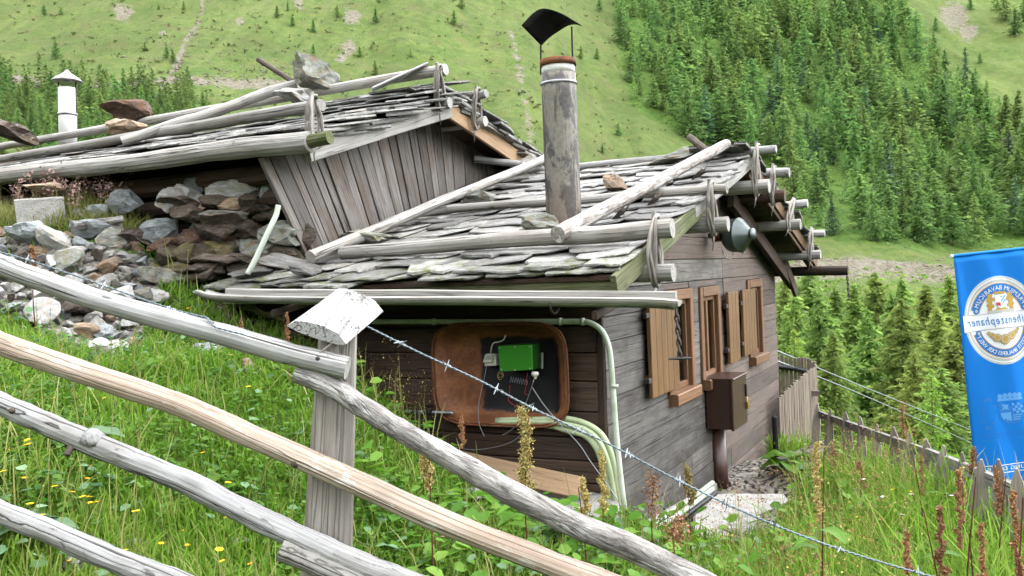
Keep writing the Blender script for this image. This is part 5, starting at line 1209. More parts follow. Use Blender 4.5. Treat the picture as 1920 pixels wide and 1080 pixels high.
# crest: shield between two lions, as small flat shapes
cx, cy = EC[0], EC[1] - 34
shape('crest_base', [[(cx - 24, cy + 14), (cx + 24, cy + 14), (cx + 24, cy + 19), (cx - 24, cy + 19)]], 'print_silver', .012)
def lion(cx_, cy_, s, k=1.):
    body = [(0, 16), (7 * s, 16), (6 * s, 11), (9 * s, 6), (6 * s, 2), (8 * s, -3), (5 * s, -8), (6 * s, -13), (1 * s, -16), (-3 * s, -13), (-2 * s, -8), (-6 * s, -7), (-7 * s, -3), (-2 * s, -1), (-1 * s, 5), (-5 * s, 7), (-4 * s, 11), (1 * s, 11)]
    return [(cx_ + x * k, cy_ + y * k) for x, y in body]
for sx in (-1, 1): shape('crest_lion', [lion(cx + sx * 17, cy - 2, sx)], 'print_gold', .012)
shape('crest_crown', [[(cx - 9, cy - 15), (cx - 11, cy - 21), (cx - 5, cy - 17), (cx, cy - 22), (cx + 5, cy - 17), (cx + 11, cy - 21), (cx + 9, cy - 15)], [(cx - 14, cy + 14), (cx - 5, cy + 9), (cx + 5, cy + 9), (cx + 14, cy + 14)]], 'print_gold', .012)
shape('crest_shield', [[(cx - 10, cy - 13), (cx + 10, cy - 13), (cx + 10, cy + 3), (cx + 6, cy + 9), (cx, cy + 11), (cx - 6, cy + 9), (cx - 10, cy + 3)]], 'print_white', .014)
shape('crest_checks', [[(cx + i * 3 + 1, cy - 12 + j * 3.4), (cx + i * 3 + 4, cy - 12 + j * 3.4), (cx + i * 3 + 3, cy - 8.6 + j * 3.4), (cx + i * 3, cy - 8.6 + j * 3.4)] for i in range(3) for j in range(4) if (i + j) % 2 == 0], 'print_pale_blue', .016)
shape('crest_rake', [[(cx - 9, cy + 0), (cx - 1, cy + 0), (cx - 1, cy + 8), (cx - 3, cy + 4), (cx - 4, cy + 8), (cx - 6, cy + 4), (cx - 7, cy + 7), (cx - 9, cy + 3)]], 'print_red', .016)
for i, (dx, dy, r) in enumerate(((0, 35, 9), (-14, 31, 7.2), (14, 29, 7.2), (-22, 26, 4.6), (22, 24, 4.6), (-27, 22, 3.2), (27, 19, 3.2))): 
    shape('medal', [ell(r, r * 1.05, 24, (EC[0] + dx, EC[1] + dy))], 'print_gold', .012 + .0015 * (7 - i)); shape('medal_face', ring(r * .8, r * .84, r * .62, r * .66, 0, 360, 20, (EC[0] + dx, EC[1] + dy)), 'print_silver', .0135 + .0015 * (7 - i))
for dx, s in ((-36, '1040'), (34, 'SEIT')): text_line('year_lettering', s, EC[0] + dx, EC[1] - 36, 5, 'print_silver', .012)
# large faint crest lower on the cloth
cx, cy = 76, 300
for sx in (-1, 1): shape('faint_lion', [lion(cx + sx * 38, cy, sx, 1.9)], 'print_mid_blue', .004); shape('faint_lion', [lion(cx + sx * 38, cy, sx, 1.5)], 'banner_blue', .0055)
shape('faint_crown', [ell(4.5, 5, 14, (cx + d, cy - 30 + abs(d) * .06)) for d in (-18, -9, 0, 9, 18)] + [[(cx - 24, cy - 20), (cx + 24, cy - 20), (cx + 22, cy - 25), (cx - 22, cy - 25)]], 'print_pale_blue', .004)
shape('faint_shield', [[(cx - 22, cy - 17), (cx + 22, cy - 17), (cx + 22, cy + 12), (cx + 12, cy + 22), (cx, cy + 25), (cx - 12, cy + 22), (cx - 22, cy + 12)]], 'print_mid_blue', .004)
shape('faint_checks', [[(cx + 1 + i * 5 + j * .8, cy - 15 + j * 5), (cx + 6 + i * 5 + j * .8, cy - 15 + j * 5), (cx + 6.8 + i * 5 + j * .8, cy - 10 + j * 5), (cx + 1.8 + i * 5 + j * .8, cy - 10 + j * 5)] for i in range(4) for j in range(4) if (i + j) % 2 == 0] + [[(cx + 2, cy + 7 + 4 * j), (cx + 19 - 2 * j, cy + 7 + 4 * j), (cx + 19 - 2 * j, cy + 9 + 4 * j), (cx + 2, cy + 9 + 4 * j)] for j in range(3)], 'print_pale_blue', .006)
shape('faint_rake', [[(cx - 20, cy + 2), (cx - 1, cy + 2), (cx - 1, cy + 20), (cx - 5, cy + 12), (cx - 8, cy + 19), (cx - 12, cy + 11), (cx - 15, cy + 16), (cx - 19, cy + 8)], [(cx - 18, cy - 14), (cx - 4, cy - 13), (cx - 6, cy - 6), (cx - 3, cy - 2), (cx - 12, cy - 5), (cx - 18, cy - 2), (cx - 14, cy - 8)]], 'print_pale_blue', .006)
text_line('faint_lettering', 'BAYERISCHE STAATSBRAUEREI', cx, cy + 45, 9, 'print_mid_blue', .004, 0, 120)
for y in (36, 50): shape('faint_line', [[(cx - 58, cy + y), (cx + 58, cy + y), (cx + 58, cy + y + 1), (cx - 58, cy + y + 1)]], 'print_mid_blue', .004)
for y in (398, 412): shape('white_line', [[(18 + i * 18, y), (36 + i * 18, y), (36 + i * 18, y + 1.4), (18 + i * 18, y + 1.4)] for i in range(8)], 'print_white', .005)
text_line('foot_lettering', 'URSPRUNG DES B', 78, 408.5, 9.5, 'print_white', .005, 0, 118)

# ================================================================== STONES: DRY WALL, BOULDERS, RUBBLE
dw = thing('dry_stone_wall', at(440, 520, 7.2), 'rough dry stone wall of big dark rocks under the barn eave', 'stone wall')
WALL = [(445, 332, 66, 16, 'tan_stone', 6.9), (432, 345, 40, 16, 'lichen_stone', 6.95), (440, 358, 84, 36, 'pale_stone', 6.85), (412, 388, 190, 44, 'brown_stone', 6.8), (445, 381, 60, 26, 'tan_stone', 6.79), (345, 378, 62, 46, 'pale_stone', 6.9), (322, 374, 52, 40, 'pale_stone', 6.85), (372, 348, 46, 32, 'blue_stone', 7.0), (398, 350, 34, 32, 'lichen_stone', 6.95), (360, 395, 52, 26, 'tan_stone', 6.85), (504, 370, 32, 60, 'blue_stone', 6.78), (428, 416, 130, 34, 'brown_stone', 6.8), (375, 424, 30, 40, 'blue_stone', 6.9), (502, 404, 60, 22, 'brown_stone', 6.8), (470, 455, 190, 84, 'brown_stone', 6.75), (420, 446, 120, 60, 'red_stone', 6.85), (525, 468, 76, 66, 'brown_stone', 6.7), (340, 465, 100, 52, 'red_stone', 6.8), (430, 497, 130, 46, 'brown_stone', 6.65), (500, 505, 100, 40, 'brown_stone', 6.65), (345, 506, 84, 26, 'moss_stone', 6.7), (318, 525, 70, 30, 'lichen_stone', 6.65), (285, 520, 40, 34, 'moss_stone', 6.65), (385, 518, 90, 30, 'brown_stone', 6.65), (560, 440, 50, 60, 'brown_stone', 6.75), (300, 432, 62, 40, 'blue_stone', 6.9), (255, 445, 70, 44, 'brown_stone', 6.9), (390, 480, 70, 34, 'brown_stone', 6.75), (365, 372, 30, 22, 'brown_stone', 7.0), (480, 340, 40, 24, 'brown_stone', 7.1), (505, 330, 44, 30, 'brown_stone', 7.1), (535, 500, 60, 46, 'brown_stone', 6.75), (448, 428, 60, 30, 'lichen_stone', 6.8), (395, 365, 44, 20, 'brown_stone', 7.05), (480, 395, 50, 30, 'brown_stone', 6.9)]
rr = random.Random(21); W2 = []
for x, y, w, h, mt, D in WALL:                                      # the biggest lumps are really several stones
    if w * h > 5000:
        nx, ny = (3, 2) if w > 150 else (2, 2)
        for i in range(nx):
            for j in range(ny): W2.append((x + (i - (nx - 1) / 2) * w / nx + rr.uniform(-8, 8), y + (j - (ny - 1) / 2) * h / ny + rr.uniform(-4, 4), w / nx * rr.uniform(1.0, 1.35), h / ny * rr.uniform(1.0, 1.3), rr.choice((mt, mt, 'brown_stone', 'lichen_stone', 'moss_stone')), D + rr.uniform(-.06, .04)))
    else: W2.append((x, y, w, h, mt, D))
WALL = W2
for k, (x, y, w, h, mt, D) in enumerate(WALL):
    a, b = w / F * D / 2 * 1.4, h / F * D / 2 * 1.5
    o = put_stone('stone', mt, k % 9, at(x, y, D + .06), (a, a * .75, b), (rr.uniform(-.15, .15), rr.uniform(-.12, .12), rr.uniform(-.3, .3)), dw, 3)
# dark bank behind the wall
for k, (x, y, w, h, mt, lab) in enumerate(((182, 397, 52, 32, 'blue_stone', 'rounded grey boulder in the grass below the barn eave'), (238, 380, 62, 50, 'blue_stone', 'greenish tilted boulder beside the dry stone wall'), (75, 352, 74, 24, 'tan_stone', 'tan stone on top of the old concrete block'), (150, 398, 40, 20, 'lichen_stone', 'flat lichen stone in the grass behind the old concrete block'))):
    D = 7.1; o = put_stone('boulder', mt, k + 2, at(x, y, D), (w / F * D * .58, w / F * D * .45, h / F * D * .6), (.1, .3 if k == 1 else 0, .4 * k), None, 3); tag(o, lab, 'boulder', 'boulders below the barn')
q = at(90, 395, 7.0); m = MB(); m.bar(at(30, 402, 6.95), at(122, 396, 7.1), .12, .22, W_, .012, 4, .02); m.build('concrete_block', 'concrete', None, 'old concrete block in the grass below the barn eave', 'block')
log(at(142, 424, 6.8), at(232, 411, 6.9), .035, .028, 10, 6, .01, 3, .25).build('old_log', 'grey_bark', None, 'short rotten log in the grass above the stone heap', 'log')
heap = thing('stone_heap', hit(150, 540), 'heap of loose pale broken stones on the bank below the barn', 'stone heap')
rr = random.Random(33); placed = []
MIX = ['pale_stone'] * 6 + ['blue_stone'] * 3 + ['tan_stone'] * 2 + ['lichen_stone'] * 4 + ['brown_stone']
tries = 0
while len(placed) < 290 and tries < 9000:
    tries += 1; x, y = rr.uniform(-60, 310), rr.uniform(430, 685)
    if not in_poly([x], [y], RUBBLE)[0]: continue
    s = rr.choice((16, 20, 26, 32, 38, 46, 58)) * (1 + .25 * rr.random())
    if any((x - a) ** 2 + (y - b) ** 2 < ((s + c) * .33) ** 2 for a, b, c in placed): continue
    placed.append((x, y, s)); P = hit(x, y); D = px(P)[2]; w = s / F * D * .74
    put_stone('stone', rr.choice(MIX), rr.randrange(9), P + W_ * w * .42, (w * 1.1, w * rr.uniform(.7, 1.0), w * rr.uniform(.5, .9)), (rr.uniform(-.5, .5), rr.uniform(-.5, .5), rr.uniform(0, 6.3)), heap)
for k, (x, y, w, h, mt, lab) in enumerate(((405, 660, 92, 48, 'blue_stone', 'blue grey stone in the grass behind the top rail near the gutter end'), (470, 690, 60, 40, 'tan_stone', 'tan stone in the grass under the top rail'), (500, 675, 54, 34, 'lichen_stone', 'lichen stone beside the tan stone under the top rail'), (140, 1056, 90, 44, 'pale_stone', 'pale rock half sunk in grass below the lowest rail'), (243, 1020, 30, 26, 'pale_stone', 'small pale rock between the lowest rails'), (448, 1012, 54, 26, 'pale_stone', 'white rock beside the foot of the fence post'), (180, 612, 80, 50, 'pale_stone', 'pale rounded rock at the lower edge of the stone heap'), (900, 925, 110, 60, 'pale_stone', 'crumbling pale rock under the upper rail'), (1130, 945, 50, 40, 'brown_stone', 'dark rock at the hut corner below the hoses'))):
    P = hit(x, y + h * .3); D = px(P)[2]; o = put_stone('rock', mt, k, P + W_ * h / F * D * .15, (w / F * D * .55, w / F * D * .42, h / F * D * .6), (.1, .15, .7 * k), None, 3); tag(o, lab, 'rock', 'rocks in the meadow')
gr = MB()
for k in range(500):
    x, y = rr.gauss(945, 55), rr.gauss(925, 26); P = hit(x, y); 
    if px(P)[2] > 7: continue
    r = rr.uniform(.006, .022); vs = [P + Vector((rr.uniform(-1, 1), rr.uniform(-1, 1), rr.uniform(-.2, 1))) * r for _ in range(4)]; gr.add(vs, [(0, 1, 2), (0, 2, 3), (0, 3, 1), (1, 3, 2)])
gr.build('gravel', 'pale_stone', None, None, None, None, 'stuff')

# ================================================================== VEGETATION
def raw_mesh(name, vs, fs, mats, hue=None, mi=None, smooth=False):
    me = bpy.data.meshes.new(name); vs = np.asarray(vs, 'f'); me.from_pydata(vs.tolist(), [], fs if isinstance(fs, list) else fs.tolist())
    if hue is not None: me.attributes.new('hue', 'FLOAT', 'POINT').data.foreach_set('value', np.asarray(hue, 'f'))
    me.attributes.new('g', 'FLOAT_VECTOR', 'POINT').data.foreach_set('vector', vs.ravel())
    if mi is not None: me.polygons.foreach_set('material_index', np.asarray(mi, 'i'))
    if smooth: me.polygons.foreach_set('use_smooth', [True] * len(me.polygons))
    for m_ in mats: me.materials.append(M[m_])
    return me
def obj(name, me, loc, parent=None, rz=0., sc=1., **kw):
    o = bpy.data.objects.new(name, me); link(o, loc, parent); o.rotation_euler = (0, 0, rz); o.scale = sc if hasattr(sc, '__len__') else (sc,) * 3
    if parent is not None: KIDS.setdefault(parent.name, []).append(o)
    return tag(o, **kw)
# ---- conifers. Unit height 1; a tapered trunk and a crown of drooping branches clothed in small needle tufts
def trunk_mesh(seed, r=.012, top=.97):
    m = MB(); rg = random.Random(seed); m.tube([Vector((rg.uniform(-.004, .004), rg.uniform(-.004, .004), z)) for z in np.linspace(-.03, top, 9)], lambda t: r * (1 - .9 * t) + .001, 7); me = m.mesh('trunk', Vector()); me.materials.append(M['larch_bark']); return me
def crown_mesh(seed, mat, nb, tuft, tsz, base=.12, spread=.17, droop=.25, power=.8, limbs=True):
    rg = np.random.default_rng(seed); vs = []; fs = []; hue = []; mi = []
    lobes = rg.uniform(0, 6.28, 4)
    for b in range(nb):
        z = base + (1 - base) * (b + rg.random()) / nb; t = (z - base) / (1 - base)
        a = b * 2.399 + rg.normal(0, .5)
        R = spread * ((1 - t) ** power) * rg.uniform(.55, 1.12) * (1 + .18 * math.sin(a * 2 + lobes[0]) + .12 * math.sin(9 * z + lobes[1])) + .008
        d = np.array([math.cos(a), math.sin(a), 0]); rise = rg.uniform(-.1, .25) * (t + .2)
        tip = np.array([0, 0, z]) + d * R + np.array([0, 0, R * (rise - droop)])
        if limbs and R > .03:
            o = len(vs); s = np.array([-d[1], d[0], 0]) * .0022
            vs += [np.array([0, 0, z]) - s, np.array([0, 0, z]) + s, tip]; fs.append((o, o + 1, o + 2)); hue += [.2] * 3; mi.append(1)
        n = max(2, int(tuft * (R / spread) ** 1.1 + 1))
        for k in range(n):
            u = rg.uniform(.15, 1.03) if n > 2 else rg.uniform(.3, 1)
            c = np.array([0, 0, z]) + d * R * u + np.array([0, 0, R * u * (rise - droop * u)]) + rg.normal(0, .16, 3) * R * np.array([1, 1, .45]) * (.4 + u)
            sz = tsz * rg.uniform(.6, 1.3); e1 = rg.normal(0, 1, 3); e1[2] *= .6; e1 /= np.linalg.norm(e1) + 1e-6; e1 = e1 * .6 + d * .6; e2 = np.cross(e1, rg.normal(0, 1, 3)); e2 /= np.linalg.norm(e2) + 1e-6
            o = len(vs); hang = np.array([0, 0, -sz * .5])
            vs += [c - e1 * sz, c + e2 * sz * .42 + hang * .3, c + e1 * sz + hang, c - e2 * sz * .42 + hang * .3]; fs.append((o, o + 1, o + 2, o + 3)); mi.append(0)
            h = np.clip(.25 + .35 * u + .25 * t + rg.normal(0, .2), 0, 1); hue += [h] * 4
    return raw_mesh('crown', vs, fs, [mat, 'larch_bark'], hue, mi)
FAR_C = [crown_mesh(100 + k, 'larch_far', 92, 15, .043, base=(.06, .1, .04, .14)[k % 4], spread=(.25, .21, .29, .23)[k % 4], droop=.22, power=(.75, .9, .65, .8)[k % 4], limbs=False) for k in range(8)]
SPR_C = [crown_mesh(200 + k, 'spruce_far', 96, 12, .036, base=.03, spread=.2, droop=.5, power=.9, limbs=False) for k in range(3)]
FAR_T = [trunk_mesh(k, .010) for k in range(2)]
def tree_at(name, P, h, crown, trunk, label, cat, group, rz, wide=1.):
    t = thing(name, P, label, cat, group)
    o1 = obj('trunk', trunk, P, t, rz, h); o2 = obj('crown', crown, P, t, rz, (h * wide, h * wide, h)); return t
rr = random.Random(77)
def kindof():
    return ('spruce_tree', SPR_C, 'dark spruce among the larches on the far slope') if rr.random() < .13 else ('larch_tree', FAR_C, None)
spots = []; tries = 0
GLADES = [[(1480, 60), (1500, 180), (1560, 260), (1530, 275), (1470, 190), (1450, 60)], [(1260, 60), (1330, 40), (1340, 110), (1280, 120)], [(1500, 250), (1570, 300), (1640, 400), (1600, 420), (1520, 330)], [(1560, 380), (1700, 450), (1700, 475), (1520, 440)], [(1700, -20), (1960, -20), (1960, 330), (1860, 210), (1760, 130)]]
while len(spots) < 232 and tries < 20000:
    tries += 1; x, y = rr.uniform(1150, 1955), rr.uniform(-20, 466)
    if not in_poly([x], [y], FOREST)[0]: continue
    if any(in_poly([x], [y], g)[0] for g in GLADES) and rr.random() < .6: continue
    md = 12.5 + .028 * max(0, y)
    if any((x - a) ** 2 + ((y - b) * 1.15) ** 2 < md ** 2 for a, b in spots): continue
    spots.append((x, y))
spots.sort(key=lambda s: s[1])
for k, (x, y) in enumerate(spots):
    P = hit(x, y, 60); D = px(P)[2]; nm, cr_, _ = kindof()
    hp = rr.uniform(70, 108) * (1.0 + .2 * (y > 250)); h = min(24, hp / F * D); 
    h *= rr.uniform(.68, 1.12)
    if x < 1260: h *= rr.uniform(.5, .9)
    edge = x < 1300 and y < 300
    wh = 'above the hut roof' if x < 1350 else ('above the gable' if x < 1600 else 'above the banner')
    if nm == 'spruce_tree': lab, grp = 'dark narrow spruce among pale larches on the far slope, ' + wh, 'spruces on the far slope ' + wh
    elif y > 330: lab, grp = 'green larch low on the far slope, ' + wh, 'larches at the foot of the far slope ' + wh
    elif edge: lab, grp = 'larch at the open edge of the forest beside the grassy slope', 'larches at the forest edge'
    elif y > 150: lab, grp = 'soft green larch half way up the forested far slope, ' + wh, 'larches in the middle of the far slope ' + wh
    else: lab, grp = 'soft green larch high on the forested far slope, ' + wh, 'larches high on the far slope ' + wh
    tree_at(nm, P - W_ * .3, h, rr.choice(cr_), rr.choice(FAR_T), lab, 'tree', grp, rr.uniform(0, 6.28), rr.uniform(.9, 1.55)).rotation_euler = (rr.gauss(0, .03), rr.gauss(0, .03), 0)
spots = []; tries = 0
while len(spots) < 44 and tries < 5000:
    tries += 1; x, y = rr.uniform(-20, 395), rr.uniform(205, 300)
    if any((x - a) ** 2 + (y - b) ** 2 < 18 ** 2 for a, b in spots) or y > 300 - x * .1: continue
    spots.append((x, y))
for k, (x, y) in enumerate(spots):
    P = hit(x, y, 60); D = px(P)[2]; h = min(16, rr.uniform(60, 92) * (1 - .35 * (x > 300)) / F * D)
    tree_at('larch_tree', P - W_ * .3, h, rr.choice(FAR_C), rr.choice(FAR_T), 'larch in the small wood behind the barn roof', 'tree', 'larches behind the barn roof', rr.uniform(0, 6.28), rr.uniform(.9, 1.3))
for k, (x, y, hp) in enumerate(((1885, 40, 60), (1905, 70, 55), (1925, 50, 66), (1870, 20, 40), (1820, 20, 30), (1755, 60, 26), (1838, 120, 22), (83, 30, 22), (105, 110, 36), (115, 28, 16), (345, 20, 18), (272, 96, 18), (313, 112, 30), (325, 120, 26), (520, 35, 24), (549, 52, 22), (588, 62, 26), (633, 34, 24), (588, 102, 20), (675, 108, 20), (852, 48, 30), (866, 18, 28), (704, 142, 30), (705, 44, 30), (1090, 112, 26), (1120, 112, 22), (1125, 22, 30), (1070, 235, 24), (1130, 290, 22), (540, 22, 20), (298, 18, 14), (640, 165, 18), (1160, 255, 26), (770, 108, 16))):
    P = hit(x, y, 60); D = px(P)[2]
    tree_at('young_larch', P - W_ * .1, hp / F * D, rr.choice(FAR_C), FAR_T[0], 'small lone larch standing in the open grassy slope', 'tree', 'lone young larches on the grassy slope', rr.uniform(0, 6.28), 1.35)
# the rest of the far forest, past what can be told apart: one mass
def forest_mass(name, n, poly, box, hp, seed, crowns, extra=None):
    rg = np.random.default_rng(seed); VV = []; FF = []; HH = []; off = 0
    src = []
    for me in crowns:
        a = np.zeros(len(me.vertices) * 3, 'f'); me.vertices.foreach_get('co', a); f = np.zeros(len(me.polygons) * 4, 'i'); me.polygons.foreach_get('vertices', f); h = np.zeros(len(me.vertices), 'f'); me.attributes['hue'].data.foreach_get('value', h); src.append((a.reshape(-1, 3), f.reshape(-1, 4), h))
    k = 0
    while k < n:
        x, y = rg.uniform(box[0], box[1]), rg.uniform(box[2], box[3])
        if not in_poly([x], [y], poly)[0]: continue
        if extra and any(in_poly([x], [y], g)[0] for g in extra) and rg.random() < .75: k += 1; continue
        k += 1; P = hit(x, y, 60); D = px(P)[2]; h = rg.uniform(*hp) / F * D; a, f, hu = src[rg.integers(len(src))]; r = rg.uniform(0, 6.28); w = rg.uniform(1, 1.6)
        R = np.array([[math.cos(r) * w, -math.sin(r) * w, 0], [math.sin(r) * w, math.cos(r) * w, 0], [0, 0, 1]]); VV.append(a @ R.T * h + np.array(P)); FF.append(f + off); off += len(a); HH.append(np.clip(hu + rg.normal(0, .22), 0, 1))
    obj(name, raw_mesh(name, np.vstack(VV), np.vstack(FF), ['larch_far'], np.concatenate(HH)), (0, 0, 0), kind='stuff')
MASS_C = [crown_mesh(150 + k, 'larch_far', 46, 8, .055, base=.03, spread=(.25, .22, .3)[k], droop=.2, power=.75, limbs=False) for k in range(3)]
forest_mass('far_forest', 330, FOREST, (1150, 1960, -40, 470), (40, 80), 61, MASS_C, GLADES[2:3] + GLADES[4:])
forest_mass('far_wood', 120, CLUMP, (-50, 400, 160, 275), (40, 70), 62, MASS_C)
# nearer larches below the hut
NEAR_C = [crown_mesh(300 + k, 'larch_needles', 150, 48, .024, base=(.16, .1, .2, .05)[k], spread=(.20, .23, .19, .26)[k], droop=.28, power=(.7, .62, .75, .6)[k]) for k in range(4)]
YNG_C = [crown_mesh(320 + k, 'larch_young', 100, 36, .022, base=.02, spread=(.30, .26)[k], droop=.1, power=.75) for k in range(2)]
NEAR_T = [trunk_mesh(20 + k, .011) for k in range(2)]
NEAR = [(1470, 520, 70, 0), (1515, 505, 85, 1), (1565, 540, 95, 2), (1600, 530, 90, 0), (1640, 510, 92, 1), (1690, 520, 88, 3), (1735, 535, 80, 2), (1780, 515, 98, 0), (1830, 480, 90, 1), (1880, 490, 96, 2), (1930, 470, 86, 0),
        (1490, 555, 66, 3), (1535, 560, 58, 1), (1625, 575, 62, 0), (1672, 552, 64, 2), (1755, 575, 60, 3), (1800, 590, 56, 1), (1850, 560, 58, 2), (1905, 590, 56, 3),
        (1480, 600, 48, 0), (1560, 618, 46, 3), (1690, 560, 54, 1), (1785, 640, 42, 2), (1715, 660, 38, 3), (1765, 690, 33, 1), (1840, 640, 38, 0)]
ORD = ('first', 'second', 'third', 'fourth', 'fifth', 'sixth', 'seventh', 'eighth', 'ninth', 'tenth', 'eleventh', 'twelfth', 'thirteenth', 'fourteenth', 'fifteenth')
rows = {r_: sorted(n_[0] for n_ in NEAR if (0 if n_[2] < 50 else 1 if n_[2] < 70 else 2) == r_) for r_ in range(3)}
for k, (x, ty, D, c) in enumerate(NEAR):
    T = at(x, ty, D); g_ = gz(T.x, T.y); h = max(2.5, T.z - g_ + .4); r_ = 0 if D < 50 else 1 if D < 70 else 2
    lab = ORD[rows[r_].index(x)] + (' larch from the hut in the front row beyond the picket fence', ' larch from the hut in the middle row beyond the picket fence', ' larch from the hut in the back row, just below the gravel slope')[r_]
    tree_at('larch_tree', Vector((T.x, T.y, g_ - .4)), h, NEAR_C[c], NEAR_T[k % 2], lab, 'tree', 'larches beyond the picket fence', rr.uniform(0, 6.28), rr.uniform(.95, 1.25) * (1.25 if D < 45 else 1))
T = at(1488, 618, 15.5); tree_at('young_larch', Vector((T.x, T.y, T.z - 1.75)), 1.75, YNG_C[0], NEAR_T[0], 'bright yellow green young larch top peeping over the stave fence', 'tree', None, 1., 1.)
T = at(1745, 690, 22); tree_at('young_larch', Vector((T.x, T.y, gz(T.x, T.y) - .2)), T.z - gz(T.x, T.y) + .2, YNG_C[1], NEAR_T[1], 'light green young larch beyond the pickets, left of the banner', 'tree', None, 2., 1.)
# ---- heath tussocks on the open slope
def clumps(n, box, size, seed, keep, mat, name, flat=.6):
    rg = np.random.default_rng(seed); xs = rg.uniform(box[0], box[2], n); ys = rg.uniform(box[1], box[3], n); ok = keep(xs, ys); xs, ys = xs[ok], ys[ok]
    vs = []; fs = []; hue = []
    for x, y in zip(xs, ys):
        P = hit(x, y, 40); D = px(P)[2]
        if D > 640 or D < 60: continue
        s = rg.uniform(*size) ; h0 = rg.random()
        for k in range(4):
            c = np.array(P) + rg.normal(0, s * .5, 3) * np.array([1, 1, .1]); o = len(vs); e = rg.normal(0, 1, 3) * s * .5; f = rg.normal(0, 1, 3) * s * .5; e[2] = abs(e[2]) * flat + s * .2
            vs += [c - f * .7, c + f * .7, c + e]; fs.append((o, o + 1, o + 2)); hue += [np.clip(h0 + rg.normal(0, .15), 0, 1)] * 3
    me = raw_mesh(name, vs, fs, [mat], hue); obj(name, me, (0, 0, 0), kind='stuff')
clumps(1300, (-30, -30, 1250, 330), (.5, 1.3), 5, lambda x, y: ~in_poly(x, y, CLUMP) & (y < 300 - .0 * x), 'heath', 'heath_tussocks')
clumps(2600, (1150, -20, 1950, 480), (.5, 1.2), 6, lambda x, y: in_poly(x, y, FOREST), 'larch_far', 'forest_undergrowth')
clumps(1500, (1440, 500, 1950, 790), (.3, .9), 8, lambda x, y: y > 0, 'grass_blade', 'valley_scrub')
def hill_rocks():
    rg = np.random.default_rng(4); m = MB()
    def rock(P, s):
        vs = [P + Vector(d) * s * rg.uniform(.6, 1.1) for d in ((1, 0, 0), (0, 1, 0), (-1, 0, 0), (0, -1, 0), (.1, .1, .7))]; m.add(vs, [(0, 1, 4), (1, 2, 4), (2, 3, 4), (3, 0, 4)])
    for k in range(260):
        x, y = rg.uniform(-20, 1180), rg.uniform(-20, 300); P = hit(x, y, 60); rock(P, rg.uniform(.15, .5) * (1 if rg.random() < .93 else 2.5))
    for k in range(420):
        t = rg.random(); x, y = -20 + 600 * t, 150 + 14 * math.sin(t * 5) + rg.normal(0, 8); P = hit(x, y, 60); rock(P, rg.uniform(.2, .7))
    for k in range(160):
        t = rg.random(); x, y = 388 - 80 * t + rg.normal(0, 4), 200 * t; P = hit(x, y, 60); rock(P, rg.uniform(.15, .6))
    for k in range(260):
        x, y = rg.uniform(1450, 1800), 503 + rg.normal(0, 13); P = hit(x, y, 60); rock(P, rg.uniform(.15, .6))
    m.build('slope_stones', 'brown_stone', None, None, None, None, 'stuff', origin=(0, 0, 0))
hill_rocks()
# ---- meadow grass
def hut_clear(P):
    d = P - np.array(O_); u = d @ np.array(U_); v = d @ np.array(V_)
    inside = (u > -4.3) & (u < .08) & (v > -.03) & (v < 5.7)
    pad1 = (u > -.9) & (u < .12) & (v > -.75) & (v < 0); pad2 = (u > 0) & (u < 1.0) & (v > .2) & (v < 4.4)
    barn_ = (u < -2.3) & (v > -.35)
    return ~(inside | barn_), pad1 | pad2
def blades(name, n, dmin, dmax, hfun, wfun, mat, seed, pxbox=(-80, 2000), bend=.45, keep=None, pw=1.0, hueb=.5, cl=.0, nclump=0):
    rg = np.random.default_rng(seed)
    D = dmin * (dmax / dmin) ** (rg.random(n) ** pw); x = rg.uniform(pxbox[0], pxbox[1], n)
    X = (x - 960) / F * D; Y = D
    if nclump:
        ci = rg.integers(0, nclump, n); X = X[ci] + rg.normal(0, .05, n) * (1 + D[ci] * .1); Y = Y[ci] + rg.normal(0, .05, n) * (1 + D[ci] * .1); D = Y.copy()
    Z = ground_z(X, Y); P = np.stack([X, Y, Z], -1); ok, padm = hut_clear(P); sx, sy, sz = pxs(X, Y, Z)
    ok &= ~padm
    rub = in_poly(sx, sy, RUBBLE) & (sz < 9) & (sz > 3); ok &= ~(rub & (rg.random(n) > .05)); ok &= ~((sx < 300) & (sy > 540) & (sy < 700) & (D > 4.6) & (rg.random(n) > .45))
    if keep is not None: ok &= keep(P, sx, sy, rg)
    P = P[ok]; sx = sx[ok]; D = D[ok]; n = len(P); h = hfun(P, D, sx, rg, n); w = wfun(D, rg, n)
    a = rg.uniform(0, 6.283, n); dv = np.stack([np.cos(a), np.sin(a), np.zeros(n)], -1); b = rg.uniform(0, 6.283, n); sv = np.stack([np.cos(b), np.sin(b), np.zeros(n)], -1)
    bd = np.abs(rg.normal(0, bend, n)) + .08
    up = np.array([0, 0, 1.]); q = lambda t, k: P + up * (h * t * (1 - .25 * bd * t))[:, None] + dv * (h * bd * t ** 2)[:, None] + sv * (w * k)[:, None]
    V = np.stack([q(0, -1) - up * .02, q(0, 1) - up * .02, q(.5, -.85), q(.5, .85), q(.82, -.5), q(.82, .5), q(1, 0)], 1).reshape(-1, 3)
    base = np.arange(n)[:, None] * 7
    quads = np.concatenate([base + np.array([[0, 1, 3, 2]]), base + np.array([[2, 3, 5, 4]])]); tris = base + np.array([[4, 5, 6]])
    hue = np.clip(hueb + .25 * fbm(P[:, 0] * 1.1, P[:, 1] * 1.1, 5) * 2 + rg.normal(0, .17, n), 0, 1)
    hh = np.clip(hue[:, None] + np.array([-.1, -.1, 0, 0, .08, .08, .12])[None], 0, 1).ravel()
    me = raw_mesh(name, V, quads.tolist() + tris.tolist(), [mat], hh, None, True); return obj(name, me, (0, 0, 0), kind='stuff')
